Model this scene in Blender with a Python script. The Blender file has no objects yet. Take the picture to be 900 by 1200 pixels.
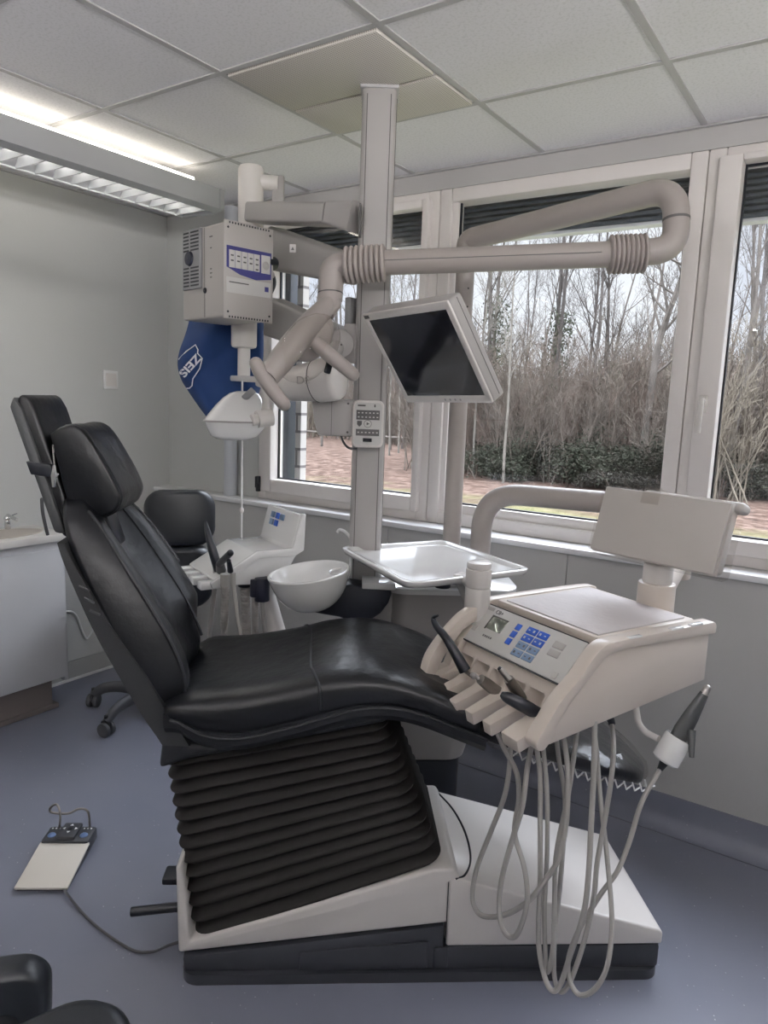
import bpy, bmesh, math, random
from mathutils import Vector, Matrix
from math import sin, cos, pi, radians
random.seed(7)
SC = bpy.context.scene
COL = SC.collection

# ------------------------------------------------------------------ camera
YAW, PIT, ROL, FPX = 0.5925673, 0.1545735, 0.0362981, 845.797
CAMH = 1.6
fw = Vector((-sin(YAW)*cos(PIT), cos(YAW)*cos(PIT), -sin(PIT)))
_r = Vector((cos(YAW), sin(YAW), 0)); _u = _r.cross(fw)
rt = _r*cos(ROL) + _u*sin(ROL); up = rt.cross(fw)
CP = Vector((0, 0, CAMH))
cd = bpy.data.cameras.new('camera'); cam = bpy.data.objects.new('camera', cd); COL.objects.link(cam)
cd.sensor_fit = 'VERTICAL'; cd.sensor_height = 36; cd.lens = 36*FPX/1200; cd.clip_start = .02; cd.clip_end = 400
cam.matrix_world = Matrix(((rt.x, up.x, -fw.x, CP.x), (rt.y, up.y, -fw.y, CP.y), (rt.z, up.z, -fw.z, CP.z), (0, 0, 0, 1)))
SC.camera = cam
SC.view_settings.view_transform = 'Standard'
try: SC.view_settings.look = 'None'
except Exception: pass
SC.view_settings.gamma = 1; SC.view_settings.use_curve_mapping = False
SC.view_settings.exposure = EXPOSURE = 0.46
SC.cycles.max_bounces = 10; SC.cycles.diffuse_bounces = 5; SC.cycles.transparent_max_bounces = 16
SC.cycles.sample_clamp_indirect = 6
SC.cycles.use_denoising = True

# ------------------------------------------------------------------ world: overcast winter sky
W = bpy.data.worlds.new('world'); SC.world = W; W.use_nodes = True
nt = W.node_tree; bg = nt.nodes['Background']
tc = nt.nodes.new('ShaderNodeTexCoord'); nz = nt.nodes.new('ShaderNodeTexNoise'); nz.inputs['Scale'].default_value = 3.0; nz.inputs['Detail'].default_value = 6
rmp = nt.nodes.new('ShaderNodeValToRGB'); nt.links.new(tc.outputs['Generated'], nz.inputs['Vector']); nt.links.new(nz.outputs['Fac'], rmp.inputs['Fac'])
rmp.color_ramp.elements[0].position = .35; rmp.color_ramp.elements[0].color = (.55, .60, .70, 1)
rmp.color_ramp.elements[1].position = .62; rmp.color_ramp.elements[1].color = (.74, .78, .84, 1)
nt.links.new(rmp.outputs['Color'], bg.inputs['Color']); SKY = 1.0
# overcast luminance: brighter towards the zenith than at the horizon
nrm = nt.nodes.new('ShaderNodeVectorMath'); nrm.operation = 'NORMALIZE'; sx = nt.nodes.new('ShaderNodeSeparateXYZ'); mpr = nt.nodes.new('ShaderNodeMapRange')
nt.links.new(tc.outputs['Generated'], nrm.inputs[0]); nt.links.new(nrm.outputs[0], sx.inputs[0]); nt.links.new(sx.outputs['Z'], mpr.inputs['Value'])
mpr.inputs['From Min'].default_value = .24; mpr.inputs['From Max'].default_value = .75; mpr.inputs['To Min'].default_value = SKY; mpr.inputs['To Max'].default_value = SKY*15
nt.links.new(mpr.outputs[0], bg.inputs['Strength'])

# ------------------------------------------------------------------ unprojection: a photo pixel at a known depth, height or plane
def ray(px, py): return rt*((px-450)/FPX) - up*((py-600)/FPX) + fw
def at(px, py, d): return CP + ray(px, py)*d
def onX(px, py, X): r = ray(px, py); return CP + r*(X/r.x)
def onY(px, py, Y): r = ray(px, py); return CP + r*(Y/r.y)
def onZ(px, py, Z): r = ray(px, py); return CP + r*((Z-CAMH)/r.z)
def onP(px, py, o, n): r = ray(px, py); return CP + r*((o-CP).dot(n)/r.dot(n))

# ------------------------------------------------------------------ materials
def nmat(name):
    m = bpy.data.materials.new(name); m.use_nodes = True
    return m, m.node_tree, m.node_tree.nodes['Principled BSDF']
def mat(name, col, rough=.5, metal=0, coat=0, bump=0, bscale=200, var=0, vscale=4, spec=.5, bdist=.002):
    m, t, p = nmat(name); N = t.nodes; K = t.links
    p.inputs['Base Color'].default_value = (*col, 1); p.inputs['Roughness'].default_value = rough
    p.inputs['Metallic'].default_value = metal; p.inputs['Coat Weight'].default_value = coat; p.inputs['Coat Roughness'].default_value = .12
    p.inputs['Specular IOR Level'].default_value = spec
    c = N.new('ShaderNodeTexCoord')
    n = N.new('ShaderNodeTexNoise'); n.inputs['Scale'].default_value = vscale; n.inputs['Detail'].default_value = 5
    K.new(c.outputs['Object'], n.inputs['Vector'])
    r = N.new('ShaderNodeValToRGB'); v = var if var else .025
    r.color_ramp.elements[0].position = .3; r.color_ramp.elements[1].position = .7
    r.color_ramp.elements[0].color = (*[max(0, x*(1-v)) for x in col], 1); r.color_ramp.elements[1].color = (*[min(1, x*(1+v)) for x in col], 1)
    K.new(n.outputs['Fac'], r.inputs['Fac']); K.new(r.outputs['Color'], p.inputs['Base Color'])
    if bump:
        b = N.new('ShaderNodeTexNoise'); b.inputs['Scale'].default_value = bscale; b.inputs['Detail'].default_value = 4
        K.new(c.outputs['Object'], b.inputs['Vector'])
        B = N.new('ShaderNodeBump'); B.inputs['Strength'].default_value = bump; B.inputs['Distance'].default_value = bdist
        K.new(b.outputs['Fac'], B.inputs['Height']); K.new(B.outputs['Normal'], p.inputs['Normal'])
    return m
M = {}
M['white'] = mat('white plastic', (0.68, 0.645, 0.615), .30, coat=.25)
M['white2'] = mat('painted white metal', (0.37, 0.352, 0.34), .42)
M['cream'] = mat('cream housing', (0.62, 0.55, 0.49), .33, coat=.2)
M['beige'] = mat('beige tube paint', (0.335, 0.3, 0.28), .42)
M['bellow'] = mat('beige rubber bellows', (0.35, 0.31, 0.29), .6)
M['gwhite'] = mat('glossy white enamel', (0.8, 0.795, 0.785), .10, coat=.8)
M['frame'] = mat('white window frame', (0.76, 0.715, 0.69), .38)
M['sill'] = mat('white sill', (0.8, 0.8, 0.81), .25)
M['wall'] = mat('light grey wallpaper', (.56, .565, .55), .85, bump=.25, bscale=90, vscale=1.5)
M['parapet'] = mat('parapet panel', (.50, .495, .485), .6)
M['header'] = mat('header paint', (.50, .485, .475), .7)
M['leather'] = mat('black leather', (.005, .0055, .0075), .35, bump=.35, bscale=16, spec=.42, bdist=.012)
M['leather2'] = mat('black stool leather', (.010, .012, .016), .36, bump=.12, bscale=320, bdist=.001)
M['stitch'] = mat('piping leather', (.008, .009, .012), .5)
M['shell'] = mat('dark grey shell', (.016, .017, .020), .45, spec=.3)
M['shell3'] = mat('grey back shell', (.034, .035, .037), .42, spec=.35)
M['stoolp'] = mat('grey stool plastic', (.060, .062, .068), .5)
M['bracket'] = mat('blue black bracket', (.014, .016, .024), .45, spec=.3)
M['shell2'] = mat('grey olive plastic', (.055, .058, .06), .5)
M['rubber'] = mat('black rubber bellows', (.0125, .0112, .0108), .6, bump=.1, bscale=200, spec=.2)
M['plinth'] = mat('dark plinth', (0.027, 0.029, 0.036), .4)
M['black'] = mat('black plastic', (.010, .012, .018), .35)
M['navy'] = mat('dark blue plastic', (.012, .014, .030), .4)
M['steel'] = mat('brushed steel', (.42, .40, .385), .28, metal=1)
M['dsteel'] = mat('dull instrument metal', (.30, .28, .26), .35, metal=1)
M['chrome'] = mat('chrome', (.7, .7, .7), .1, metal=1)
M['hose'] = mat('grey hose', (.36, .345, .325), .55)
M['hose2'] = mat('ribbed grey hose', (.34, .32, .30), .6)
M['cable'] = mat('dark grey cable', (.06, .06, .065), .5)
M['wcable'] = mat('white cable', (.75, .75, .74), .5)
M['blue'] = mat('blue key', (.02, .09, .46), .4)
M['blue2'] = mat('pale blue key', (.17, .25, .38), .45)
M['grey'] = mat('grey key', (.42, .40, .38), .5)
M['panel'] = mat('silver grey foil', (.56, .55, .53), .35)
M['ink'] = mat('grey print', (.10, .095, .095), .6)
M['wink'] = mat('white print', (.8, .8, .82), .6)
M['screen'] = mat('black screen glass', (.006, .007, .012), .08, spec=.6)
M['lcd'] = mat('lcd glass', (.24, .26, .23), .06, metal=.6)
M['matpad'] = mat('grey textured mat', (.55, .51, .51), .55, bump=.5, bscale=55, bdist=.003)
M['cloth'] = mat('blue fabric', (.006, .036, .14), .8, bump=.2, bscale=500, var=.1)
M['cab'] = mat('white cabinet front', (.60, .60, .61), .45)
M['kick'] = mat('taupe kick board', (.17, .145, .135), .6)
M['top'] = mat('white counter', (.70, .67, .63), .3)
M['basin'] = mat('beige sink', (.50, .44, .38), .3)
M['lampbody'] = mat('lamp housing grey', (.36, .365, .37), .5)
M['louvre'] = mat('bright louvre', (.85, .86, .87), .25, metal=.6)
M['blind'] = mat('slate blind slat', (.045, .058, .075), .5)
M['rail'] = mat('blue grey rail', (0.022, 0.028, 0.04), .4)
M['pipe'] = mat('pale pipe', (.60, .62, .66), .4)
M['bark'] = mat('winter bark', (0.07, 0.063, 0.059), .9, var=.3, vscale=3, spec=.03)
M['bark2'] = mat('pale winter bark', (0.099, 0.088, 0.079), .9, var=.3, vscale=3, spec=.03)
M['birch'] = mat('pale birch bark', (0.13, 0.12, 0.105), .9, var=.3, vscale=5, spec=.03)
M['twig'] = mat('brown brush', (0.09, 0.076, 0.064), .9, var=.4, vscale=2, spec=.03)
M['twig2'] = mat('reddish brush', (0.094, 0.07, 0.058), .9, var=.4, vscale=2, spec=.03)
M['twig3'] = mat('tan brush', (0.135, 0.117, 0.092), .9, var=.4, vscale=2, spec=.03)
M['ivy'] = mat('ivy leaf', (0.034, 0.04, 0.026), .7, var=.4, vscale=6, spec=.03)
M['dleaf'] = mat('dark evergreen leaf', (0.022, 0.024, 0.017), .7, var=.4, vscale=6, spec=.03)
M['lightbox'] = mat('light source housing', (0.43, 0.405, 0.38), .45)
M['vent'] = mat('grey vent plate', (.26, .26, .265), .45)
M['violet'] = mat('indigo panel', (.05, .05, .20), .45)
M['tread'] = mat('pedal plate', (.63, .59, .53), .4)
M['pedal'] = mat('pedal body', (.035, .038, .045), .45)
M['pblue'] = mat('blue pedal button', (.09, .15, .30), .35)
M['cpad'] = mat('black foot pad', (.012, .012, .014), .4)
M['house'] = mat('far house wall', (.55, .52, .50), .8)

def emis(name, col, s):
    m = bpy.data.materials.new(name); m.use_nodes = True; t = m.node_tree; t.nodes.clear()
    e = t.nodes.new('ShaderNodeEmission'); e.inputs[0].default_value = (*col, 1); e.inputs[1].default_value = s
    o = t.nodes.new('ShaderNodeOutputMaterial'); t.links.new(e.outputs[0], o.inputs[0]); return m
M['tube'] = emis('lit fluorescent tube', (1, .93, .80), 7)
M['tube4'] = emis('lit louvre tube', (1, .97, .92), 40)
M['added_tube'] = emis('added fill tube', (1, .97, .96), 5)  # downward glow of the two unseen fixtures added to brighten the room
M['added_uplight'] = emis('added fill uplight', (1, .97, .96), 130)  # upward glow of the same added fixtures, lifts the ceiling

def glassmat(name, refl=.06, tint=(1, 1, 1), rough=0.0, k=.9):
    m = bpy.data.materials.new(name); m.use_nodes = True; t = m.node_tree; t.nodes.clear(); N = t.nodes; K = t.links
    a = N.new('ShaderNodeBsdfTransparent'); a.inputs[0].default_value = (*tint, 1)
    g = N.new('ShaderNodeBsdfGlossy'); g.inputs['Roughness'].default_value = rough
    lw = N.new('ShaderNodeLayerWeight'); lw.inputs[0].default_value = .5; pw = N.new('ShaderNodeMath'); pw.operation = 'POWER'; pw.inputs[1].default_value = 4.5; K.new(lw.outputs['Facing'], pw.inputs[0])
    mu = N.new('ShaderNodeMath'); mu.operation = 'MULTIPLY_ADD'; mu.inputs[1].default_value = k; mu.inputs[2].default_value = refl
    K.new(pw.outputs[0], mu.inputs[0])
    x = N.new('ShaderNodeMixShader'); o = N.new('ShaderNodeOutputMaterial')
    K.new(mu.outputs[0], x.inputs[0]); K.new(a.outputs[0], x.inputs[1]); K.new(g.outputs[0], x.inputs[2]); K.new(x.outputs[0], o.inputs[0])
    return m
M['glass'] = glassmat('window glass', .05)
M['film'] = glassmat('clear plastic film', .03, (.95, .94, .93), .10, .5)

def floor_mat():
    m, t, p = nmat('blue grey speckled linoleum'); N = t.nodes; K = t.links
    c = N.new('ShaderNodeTexCoord')
    n1 = N.new('ShaderNodeTexNoise'); n1.inputs['Scale'].default_value = 2.2; n1.inputs['Detail'].default_value = 4
    K.new(c.outputs['Object'], n1.inputs['Vector'])
    r1 = N.new('ShaderNodeValToRGB'); r1.color_ramp.elements[0].position = .3; r1.color_ramp.elements[1].position = .7
    r1.color_ramp.elements[0].color = (.148, .158, .205, 1); r1.color_ramp.elements[1].color = (.176, .184, .230, 1)
    K.new(n1.outputs['Fac'], r1.inputs['Fac'])
    v = N.new('ShaderNodeTexVoronoi'); v.inputs['Scale'].default_value = 42
    K.new(c.outputs['Object'], v.inputs['Vector'])
    r2 = N.new('ShaderNodeValToRGB'); r2.color_ramp.elements[0].position = .05; r2.color_ramp.elements[0].color = (1, 1, 1, 1)
    r2.color_ramp.elements[1].position = .11; r2.color_ramp.elements[1].color = (0, 0, 0, 1)
    K.new(v.outputs['Distance'], r2.inputs['Fac'])
    n3 = N.new('ShaderNodeTexNoise'); n3.inputs['Scale'].default_value = 14; K.new(c.outputs['Object'], n3.inputs['Vector'])
    r3 = N.new('ShaderNodeValToRGB'); r3.color_ramp.elements[0].position = .5; r3.color_ramp.elements[1].position = .62
    K.new(n3.outputs['Fac'], r3.inputs['Fac'])
    mu = N.new('ShaderNodeMath'); mu.operation = 'MULTIPLY'; K.new(r2.outputs['Color'], mu.inputs[0]); K.new(r3.outputs['Color'], mu.inputs[1])
    x = N.new('ShaderNodeMixRGB'); x.inputs[2].default_value = (.42, .43, .47, 1)
    K.new(mu.outputs[0], x.inputs[0]); K.new(r1.outputs['Color'], x.inputs[1]); K.new(x.outputs[0], p.inputs['Base Color'])
    p.inputs['Roughness'].default_value = .38
    return m
M['floor'] = floor_mat()
def tile_mat():
    m, t, p = nmat('mineral ceiling tile'); N = t.nodes; K = t.links
    c = N.new('ShaderNodeTexCoord'); n = N.new('ShaderNodeTexNoise'); n.inputs['Scale'].default_value = 110; n.inputs['Detail'].default_value = 3
    K.new(c.outputs['Object'], n.inputs['Vector'])
    r = N.new('ShaderNodeValToRGB'); r.color_ramp.elements[0].position = .36; r.color_ramp.elements[1].position = .5
    r.color_ramp.elements[0].color = (.71, .70, .705, 1); r.color_ramp.elements[1].color = (.79, .775, .79, 1)
    K.new(n.outputs['Fac'], r.inputs['Fac']); K.new(r.outputs['Color'], p.inputs['Base Color']); p.inputs['Roughness'].default_value = .9
    return m
M['tile'] = tile_mat()
def perf_mat():
    m, t, p = nmat('perforated metal tile'); N = t.nodes; K = t.links
    c = N.new('ShaderNodeTexCoord'); v = N.new('ShaderNodeTexVoronoi'); v.inputs['Scale'].default_value = 130; v.inputs['Randomness'].default_value = 0
    K.new(c.outputs['Object'], v.inputs['Vector'])
    r = N.new('ShaderNodeValToRGB'); r.color_ramp.elements[0].position = .28; r.color_ramp.elements[1].position = .36
    r.color_ramp.elements[0].color = (.30, .275, .245, 1); r.color_ramp.elements[1].color = (.62, .585, .54, 1)
    K.new(v.outputs['Distance'], r.inputs['Fac']); K.new(r.outputs['Color'], p.inputs['Base Color']); p.inputs['Roughness'].default_value = .5
    return m
M['perf'] = perf_mat()
M['grid'] = mat('ceiling grid strip', (.46, .45, .45), .6)
def ground_mat():
    m, t, p = nmat('leaf litter and grass'); N = t.nodes; K = t.links
    c = N.new('ShaderNodeTexCoord'); n = N.new('ShaderNodeTexNoise'); n.inputs['Scale'].default_value = 3.5; n.inputs['Detail'].default_value = 9; n.inputs['Roughness'].default_value = .75
    K.new(c.outputs['Object'], n.inputs['Vector'])
    r = N.new('ShaderNodeValToRGB'); e = r.color_ramp.elements
    e[0].position = .36; e[0].color = (.028, .019, .015, 1); e[1].position = .64; e[1].color = (.125, .092, .075, 1)
    q = e.new(.5); q.color = (.066, .044, .035, 1)
    K.new(n.outputs['Fac'], r.inputs['Fac'])
    s = N.new('ShaderNodeSeparateXYZ'); K.new(c.outputs['Object'], s.inputs[0])
    n2 = N.new('ShaderNodeTexNoise'); n2.inputs['Scale'].default_value = .9; n2.inputs['Detail'].default_value = 6; K.new(c.outputs['Object'], n2.inputs['Vector'])
    ad = N.new('ShaderNodeMath'); ad.operation = 'MULTIPLY_ADD'; ad.inputs[1].default_value = 6; K.new(n2.outputs['Fac'], ad.inputs[0]); K.new(s.outputs['Y'], ad.inputs[2])
    mr = N.new('ShaderNodeMapRange'); mr.inputs['From Min'].default_value = 14.0; mr.inputs['From Max'].default_value = 16.5; K.new(ad.outputs[0], mr.inputs['Value'])
    g = N.new('ShaderNodeValToRGB'); g.color_ramp.elements[0].color = (.04, .046, .02, 1); g.color_ramp.elements[1].color = (.14, .13, .07, 1)
    K.new(n.outputs['Fac'], g.inputs['Fac'])
    x = N.new('ShaderNodeMixRGB'); K.new(mr.outputs[0], x.inputs[0]); K.new(g.outputs['Color'], x.inputs[1]); K.new(r.outputs['Color'], x.inputs[2])
    K.new(x.outputs[0], p.inputs['Base Color']); p.inputs['Roughness'].default_value = .95; p.inputs['Specular IOR Level'].default_value = .02
    return m
M['ground'] = ground_mat()
def brick_mat():
    m, t, p = nmat('white facing brick'); N = t.nodes; K = t.links
    c = N.new('ShaderNodeTexCoord'); mp = N.new('ShaderNodeMapping'); mp.inputs['Rotation'].default_value = (pi/2, 0, 0)
    b = N.new('ShaderNodeTexBrick'); b.inputs['Scale'].default_value = 1; b.inputs['Brick Width'].default_value = .3; b.inputs['Row Height'].default_value = .1; b.inputs['Mortar Size'].default_value = .008
    b.inputs['Color1'].default_value = (.42, .40, .38, 1); b.inputs['Color2'].default_value = (.38, .36, .34, 1); b.inputs['Mortar'].default_value = (.12, .11, .11, 1)
    K.new(c.outputs['Object'], mp.inputs[0]); K.new(mp.outputs[0], b.inputs['Vector']); K.new(b.outputs['Color'], p.inputs['Base Color']); p.inputs['Roughness'].default_value = .85
    return m
M['brick'] = brick_mat()

# ------------------------------------------------------------------ mesh builder
I4 = Matrix.Identity(4)
def frame(o, ex, ey, ez=None):
    ex = Vector(ex).normalized(); ey = Vector(ey); ey = (ey-ex*ex.dot(ey)).normalized(); ez = ex.cross(ey)
    return Matrix(((ex.x, ey.x, ez.x, o[0]), (ex.y, ey.y, ez.y, o[1]), (ex.z, ey.z, ez.z, o[2]), (0, 0, 0, 1)))
def zframe(o, d, hint=(0, 0, 1)):     # local z along d
    d = Vector(d).normalized(); h = Vector(hint)
    if abs(d.dot(h)) > .98: h = Vector((1, 0, 0))
    ex = h.cross(d).normalized(); ey = d.cross(ex)
    return Matrix(((ex.x, ey.x, d.x, o[0]), (ex.y, ey.y, d.y, o[1]), (ex.z, ey.z, d.z, o[2]), (0, 0, 0, 1)))
def spline(pts, n=8):
    P = [Vector(p) for p in pts]
    if len(P) < 3: return P
    Q = [P[0]*2-P[1]] + P + [P[-1]*2-P[-2]]; out = []
    for i in range(1, len(Q)-2):
        a, b, c, d = Q[i-1], Q[i], Q[i+1], Q[i+2]
        for k in range(n):
            t = k/n
            out.append(.5*((2*b)+(c-a)*t+(2*a-5*b+4*c-d)*t*t+(3*b-a-3*c+d)*t**3))
    out.append(P[-1]); return out
def fillet(pts, r, n=8):
    P = [Vector(p) for p in pts]; out = [P[0]]
    for i in range(1, len(P)-1):
        a = (P[i-1]-P[i]); b = (P[i+1]-P[i]); rr = min(r, a.length*.49, b.length*.49); a = a.normalized()*rr; b = b.normalized()*rr
        for k in range(n+1):
            t = k/n; out.append(P[i]+a*(1-t)**2+b*t*t)
    out.append(P[-1]); return out
class MB:
    def __init__(s, M_=I4): s.v = []; s.f = []; s.M = M_
    def add(s, vs, fs, T=None):
        T = s.M @ T if T is not None else s.M
        o = len(s.v); s.v += [T @ Vector(p) for p in vs]; s.f += [tuple(i+o for i in f) for f in fs]; return s
    def bm(s, b, T=None):
        b.verts.index_update(); s.add([v.co.copy() for v in b.verts], [[v.index for v in f.verts] for f in b.faces], T); b.free(); return s
    def box(s, c, size, T=None, bev=0, seg=2):
        b = bmesh.new(); bmesh.ops.create_cube(b, size=1)
        for v in b.verts: v.co = Vector((v.co.x*size[0]+c[0], v.co.y*size[1]+c[1], v.co.z*size[2]+c[2]))
        if bev: bmesh.ops.bevel(b, geom=b.edges[:], offset=bev, segments=seg, profile=.5, affect='EDGES', clamp_overlap=True)
        return s.bm(b, T)
    def prism(s, poly, z0, z1, T=None, bev=0, seg=2):     # polygon in local xy, thickness along local z
        b = bmesh.new(); lo = [b.verts.new((x, y, z0)) for x, y in poly]; hi = [b.verts.new((x, y, z1)) for x, y in poly]; n = len(poly)
        b.faces.new(lo[::-1]); b.faces.new(hi)
        for i in range(n): b.faces.new((lo[i], lo[(i+1) % n], hi[(i+1) % n], hi[i]))
        bmesh.ops.recalc_face_normals(b, faces=b.faces[:])
        if bev:
            es = [e for e in b.edges if len(e.link_faces) == 2 and e.calc_face_angle(0) > .5]
            bmesh.ops.bevel(b, geom=es, offset=bev, segments=seg, profile=.5, affect='EDGES', clamp_overlap=True)
        return s.bm(b, T)
    def loft(s, rings, caps=True, closed=False, T=None):
        n = len(rings[0]); vs = [p for r in rings for p in r]; fs = []
        m = len(rings)
        for i in range(m if closed else m-1):
            j = (i+1) % m
            for k in range(n): fs.append((i*n+k, i*n+(k+1) % n, j*n+(k+1) % n, j*n+k))
        if caps and not closed: fs.append(tuple(range(n))[::-1]); fs.append(tuple((m-1)*n+k for k in range(n)))
        return s.add(vs, fs, T)
    def tube(s, pts, r, seg=10, caps=True, sq=1.0, hint=None, T=None):
        P = [Vector(p) for p in pts]; R = r if isinstance(r, (list, tuple)) else [r]*len(P)
        t0 = (P[1]-P[0]).normalized(); nrm = Vector(hint) if hint else (Vector((0, 0, 1)) if abs(t0.z) < .9 else Vector((1, 0, 0)))
        nrm = (nrm-t0*nrm.dot(t0)).normalized(); rings = []
        for i, p in enumerate(P):
            t = (P[min(i+1, len(P)-1)]-P[max(i-1, 0)]).normalized(); nrm = (nrm-t*nrm.dot(t)).normalized(); bn = t.cross(nrm)
            rings.append([p+nrm*(R[i]*cos(2*pi*k/seg))+bn*(R[i]*sq*sin(2*pi*k/seg)) for k in range(seg)])
        return s.loft(rings, caps, T=T)
    def cyl(s, a, b, r0, r1=None, seg=20, bev=0, T=None):
        a = Vector(a); b = Vector(b); r1 = r0 if r1 is None else r1
        if bev:
            d = (b-a).normalized(); return s.tube([a, a+d*bev*.3, a+d*bev, b-d*bev, b-d*bev*.3, b], [r0-bev, r0-bev*.3, r0, r1, r1-bev*.3, r1-bev], seg, T=T)
        return s.tube([a, b], [r0, r1], seg, T=T)
    def lathe(s, prof, T=None, seg=32, caps=False, sx=1, sy=1):
        rings = [[Vector((r*sx*cos(2*pi*k/seg), r*sy*sin(2*pi*k/seg), z)) for k in range(seg)] for r, z in prof]
        return s.loft(rings, caps, T=T)
    def ball(s, c, r, seg=16, T=None, sc=(1, 1, 1)):
        n = seg//2; rings = []
        for i in range(n+1):
            a = -pi/2+pi*i/n; rr = max(1e-4, r*cos(a))
            rings.append([Vector((c[0]+rr*cos(2*pi*k/seg)*sc[0], c[1]+rr*sin(2*pi*k/seg)*sc[1], c[2]+r*sin(a)*sc[2])) for k in range(seg)])
        return s.loft(rings, True, T=T)
    def grid(s, fn, nu, nv, T=None):
        vs = [fn(i/nu, j/nv) for i in range(nu+1) for j in range(nv+1)]
        fs = [(i*(nv+1)+j, (i+1)*(nv+1)+j, (i+1)*(nv+1)+j+1, i*(nv+1)+j+1) for i in range(nu) for j in range(nv)]
        return s.add(vs, fs, T)
    def solid(s, fn, nu, nv, th, T=None):                  # grid given real thickness along fn's local normal
        return s
ROOT = {}
def build(mb, name, m, parent=None, label=None, cat=None, group=None, kind=None, loc=None, ang=38, flat=False, mods=None):
    me = bpy.data.meshes.new(name)
    if parent is not None: root = ROOT[parent.name]
    elif loc is not None: root = Matrix.Translation(Vector(loc))
    else:
        xs = [p.x for p in mb.v]; ys = [p.y for p in mb.v]; zs = [p.z for p in mb.v]
        root = Matrix.Translation(((min(xs)+max(xs))/2, (min(ys)+max(ys))/2, min(zs)))
    inv = root.inverted()
    me.from_pydata([inv @ p for p in mb.v], [], mb.f)
    b = bmesh.new(); b.from_mesh(me); bmesh.ops.recalc_face_normals(b, faces=b.faces[:]); b.to_mesh(me); b.free()
    if not flat:
        me.shade_smooth(); me.set_sharp_from_angle(angle=radians(ang))
    me.materials.append(m if not isinstance(m, str) else M[m])
    o = bpy.data.objects.new(name, me); COL.objects.link(o)
    if parent is not None: o.parent = parent; ROOT[o.name] = root
    else: o.matrix_world = root; ROOT[o.name] = root
    tag(o, label, cat, group, kind)
    return o
def tag(o, label=None, cat=None, group=None, kind=None):
    if label: o['label'] = label
    if cat: o['category'] = cat
    if group: o['group'] = group
    if kind: o['kind'] = kind
    return o
def thing(name, label, cat, T, group=None, kind=None):
    o = bpy.data.objects.new(name, None); COL.objects.link(o); o.empty_display_size = .1
    T = T if isinstance(T, Matrix) else Matrix.Translation(Vector(T)); o.matrix_world = T; ROOT[o.name] = T
    return tag(o, label, cat, group, kind)
def kids(o): return [c for c in COL.objects if c.parent == o]
def copy_tree(o, parent=None):
    c = o.copy(); COL.objects.link(c)
    if parent: c.parent = parent
    for k in kids(o): copy_tree(k, c)
    return c
def text_mb(txt, size, T, depth=.0006, align='CENTER', bold=0):
    cu = bpy.data.curves.new('lettering', 'FONT'); cu.body = txt; cu.size = size; cu.offset = bold; cu.extrude = depth; cu.align_x = align; cu.align_y = 'CENTER'; cu.resolution_u = 3
    t = bpy.data.objects.new('lettering', cu); COL.objects.link(t); bpy.context.view_layer.update()
    me = bpy.data.meshes.new_from_object(t.evaluated_get(bpy.context.evaluated_depsgraph_get()))
    mb = MB().add([v.co.copy() for v in me.vertices], [tuple(p.vertices) for p in me.polygons], T)
    bpy.data.objects.remove(t); bpy.data.curves.remove(cu); bpy.data.meshes.remove(me)
    return mb
def rrect(w, h, r, n=6, cx=0, cy=0):
    out = []
    for sx, sy, a0 in ((1, 1, 0), (-1, 1, 90), (-1, -1, 180), (1, -1, 270)):
        for k in range(n+1):
            a = radians(a0+90*k/n); out.append((cx+sx*(w/2-r)+r*cos(a), cy+sy*(h/2-r)+r*sin(a)))
    return out
def lerp(xs, ys, x):
    if x <= xs[0]: return ys[0]
    for i in range(len(xs)-1):
        if x <= xs[i+1]:
            t = (x-xs[i])/(xs[i+1]-xs[i]); return ys[i]+(ys[i+1]-ys[i])*t
    return ys[-1]
def smooth_lerp(xs, ys):
    P = spline([Vector((a, b, 0)) for a, b in zip(xs, ys)], 10); X = [p.x for p in P]; Y = [p.y for p in P]
    return lambda x: lerp(X, Y, x)

# ================================================================== room shell
XL, XR, YB, YF, ZC = -3.541, 2.3, 2.9, -1.8, 2.594
YP = 2.80                                   # room face of the parapet
build(MB().box(((XL+XR)/2, (YF+3.1)/2, -.05), (XR-XL+.4, 3.1-YF+.2, .1)), 'floor', 'floor', kind='structure')
build(MB().box((-.9, 2.725, .0006), (4.6, .004, .0012)), 'trim_1', mat('floor weld seam', (.075, .08, .105), .5), kind='structure', label='weld seam in the floor covering')
# coved skirting of the same floor covering under the windows
sk = MB(); prof = [(2.795, .125), (2.792, .10), (2.787, .05), (2.775, .022), (2.75, .004), (2.73, .0008), (2.8, .0), (2.8, .125)]
sk.loft([[Vector((x, y, z)) for y, z in prof] for x in (XL, XR)])
build(sk, 'baseboard_back', 'floor', kind='structure')
build(MB().box((XL+.004, .5, .055), (.012, 4.4, .11)), 'baseboard_left', mat('grey skirting', (.40, .40, .39), .5), kind='structure')
build(MB().box((XL+.014, 1.0, .0065), (.012, 3.5, .013)), 'trim_2', 'wcable', kind='structure', label='white sealant bead along the left wall')
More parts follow.
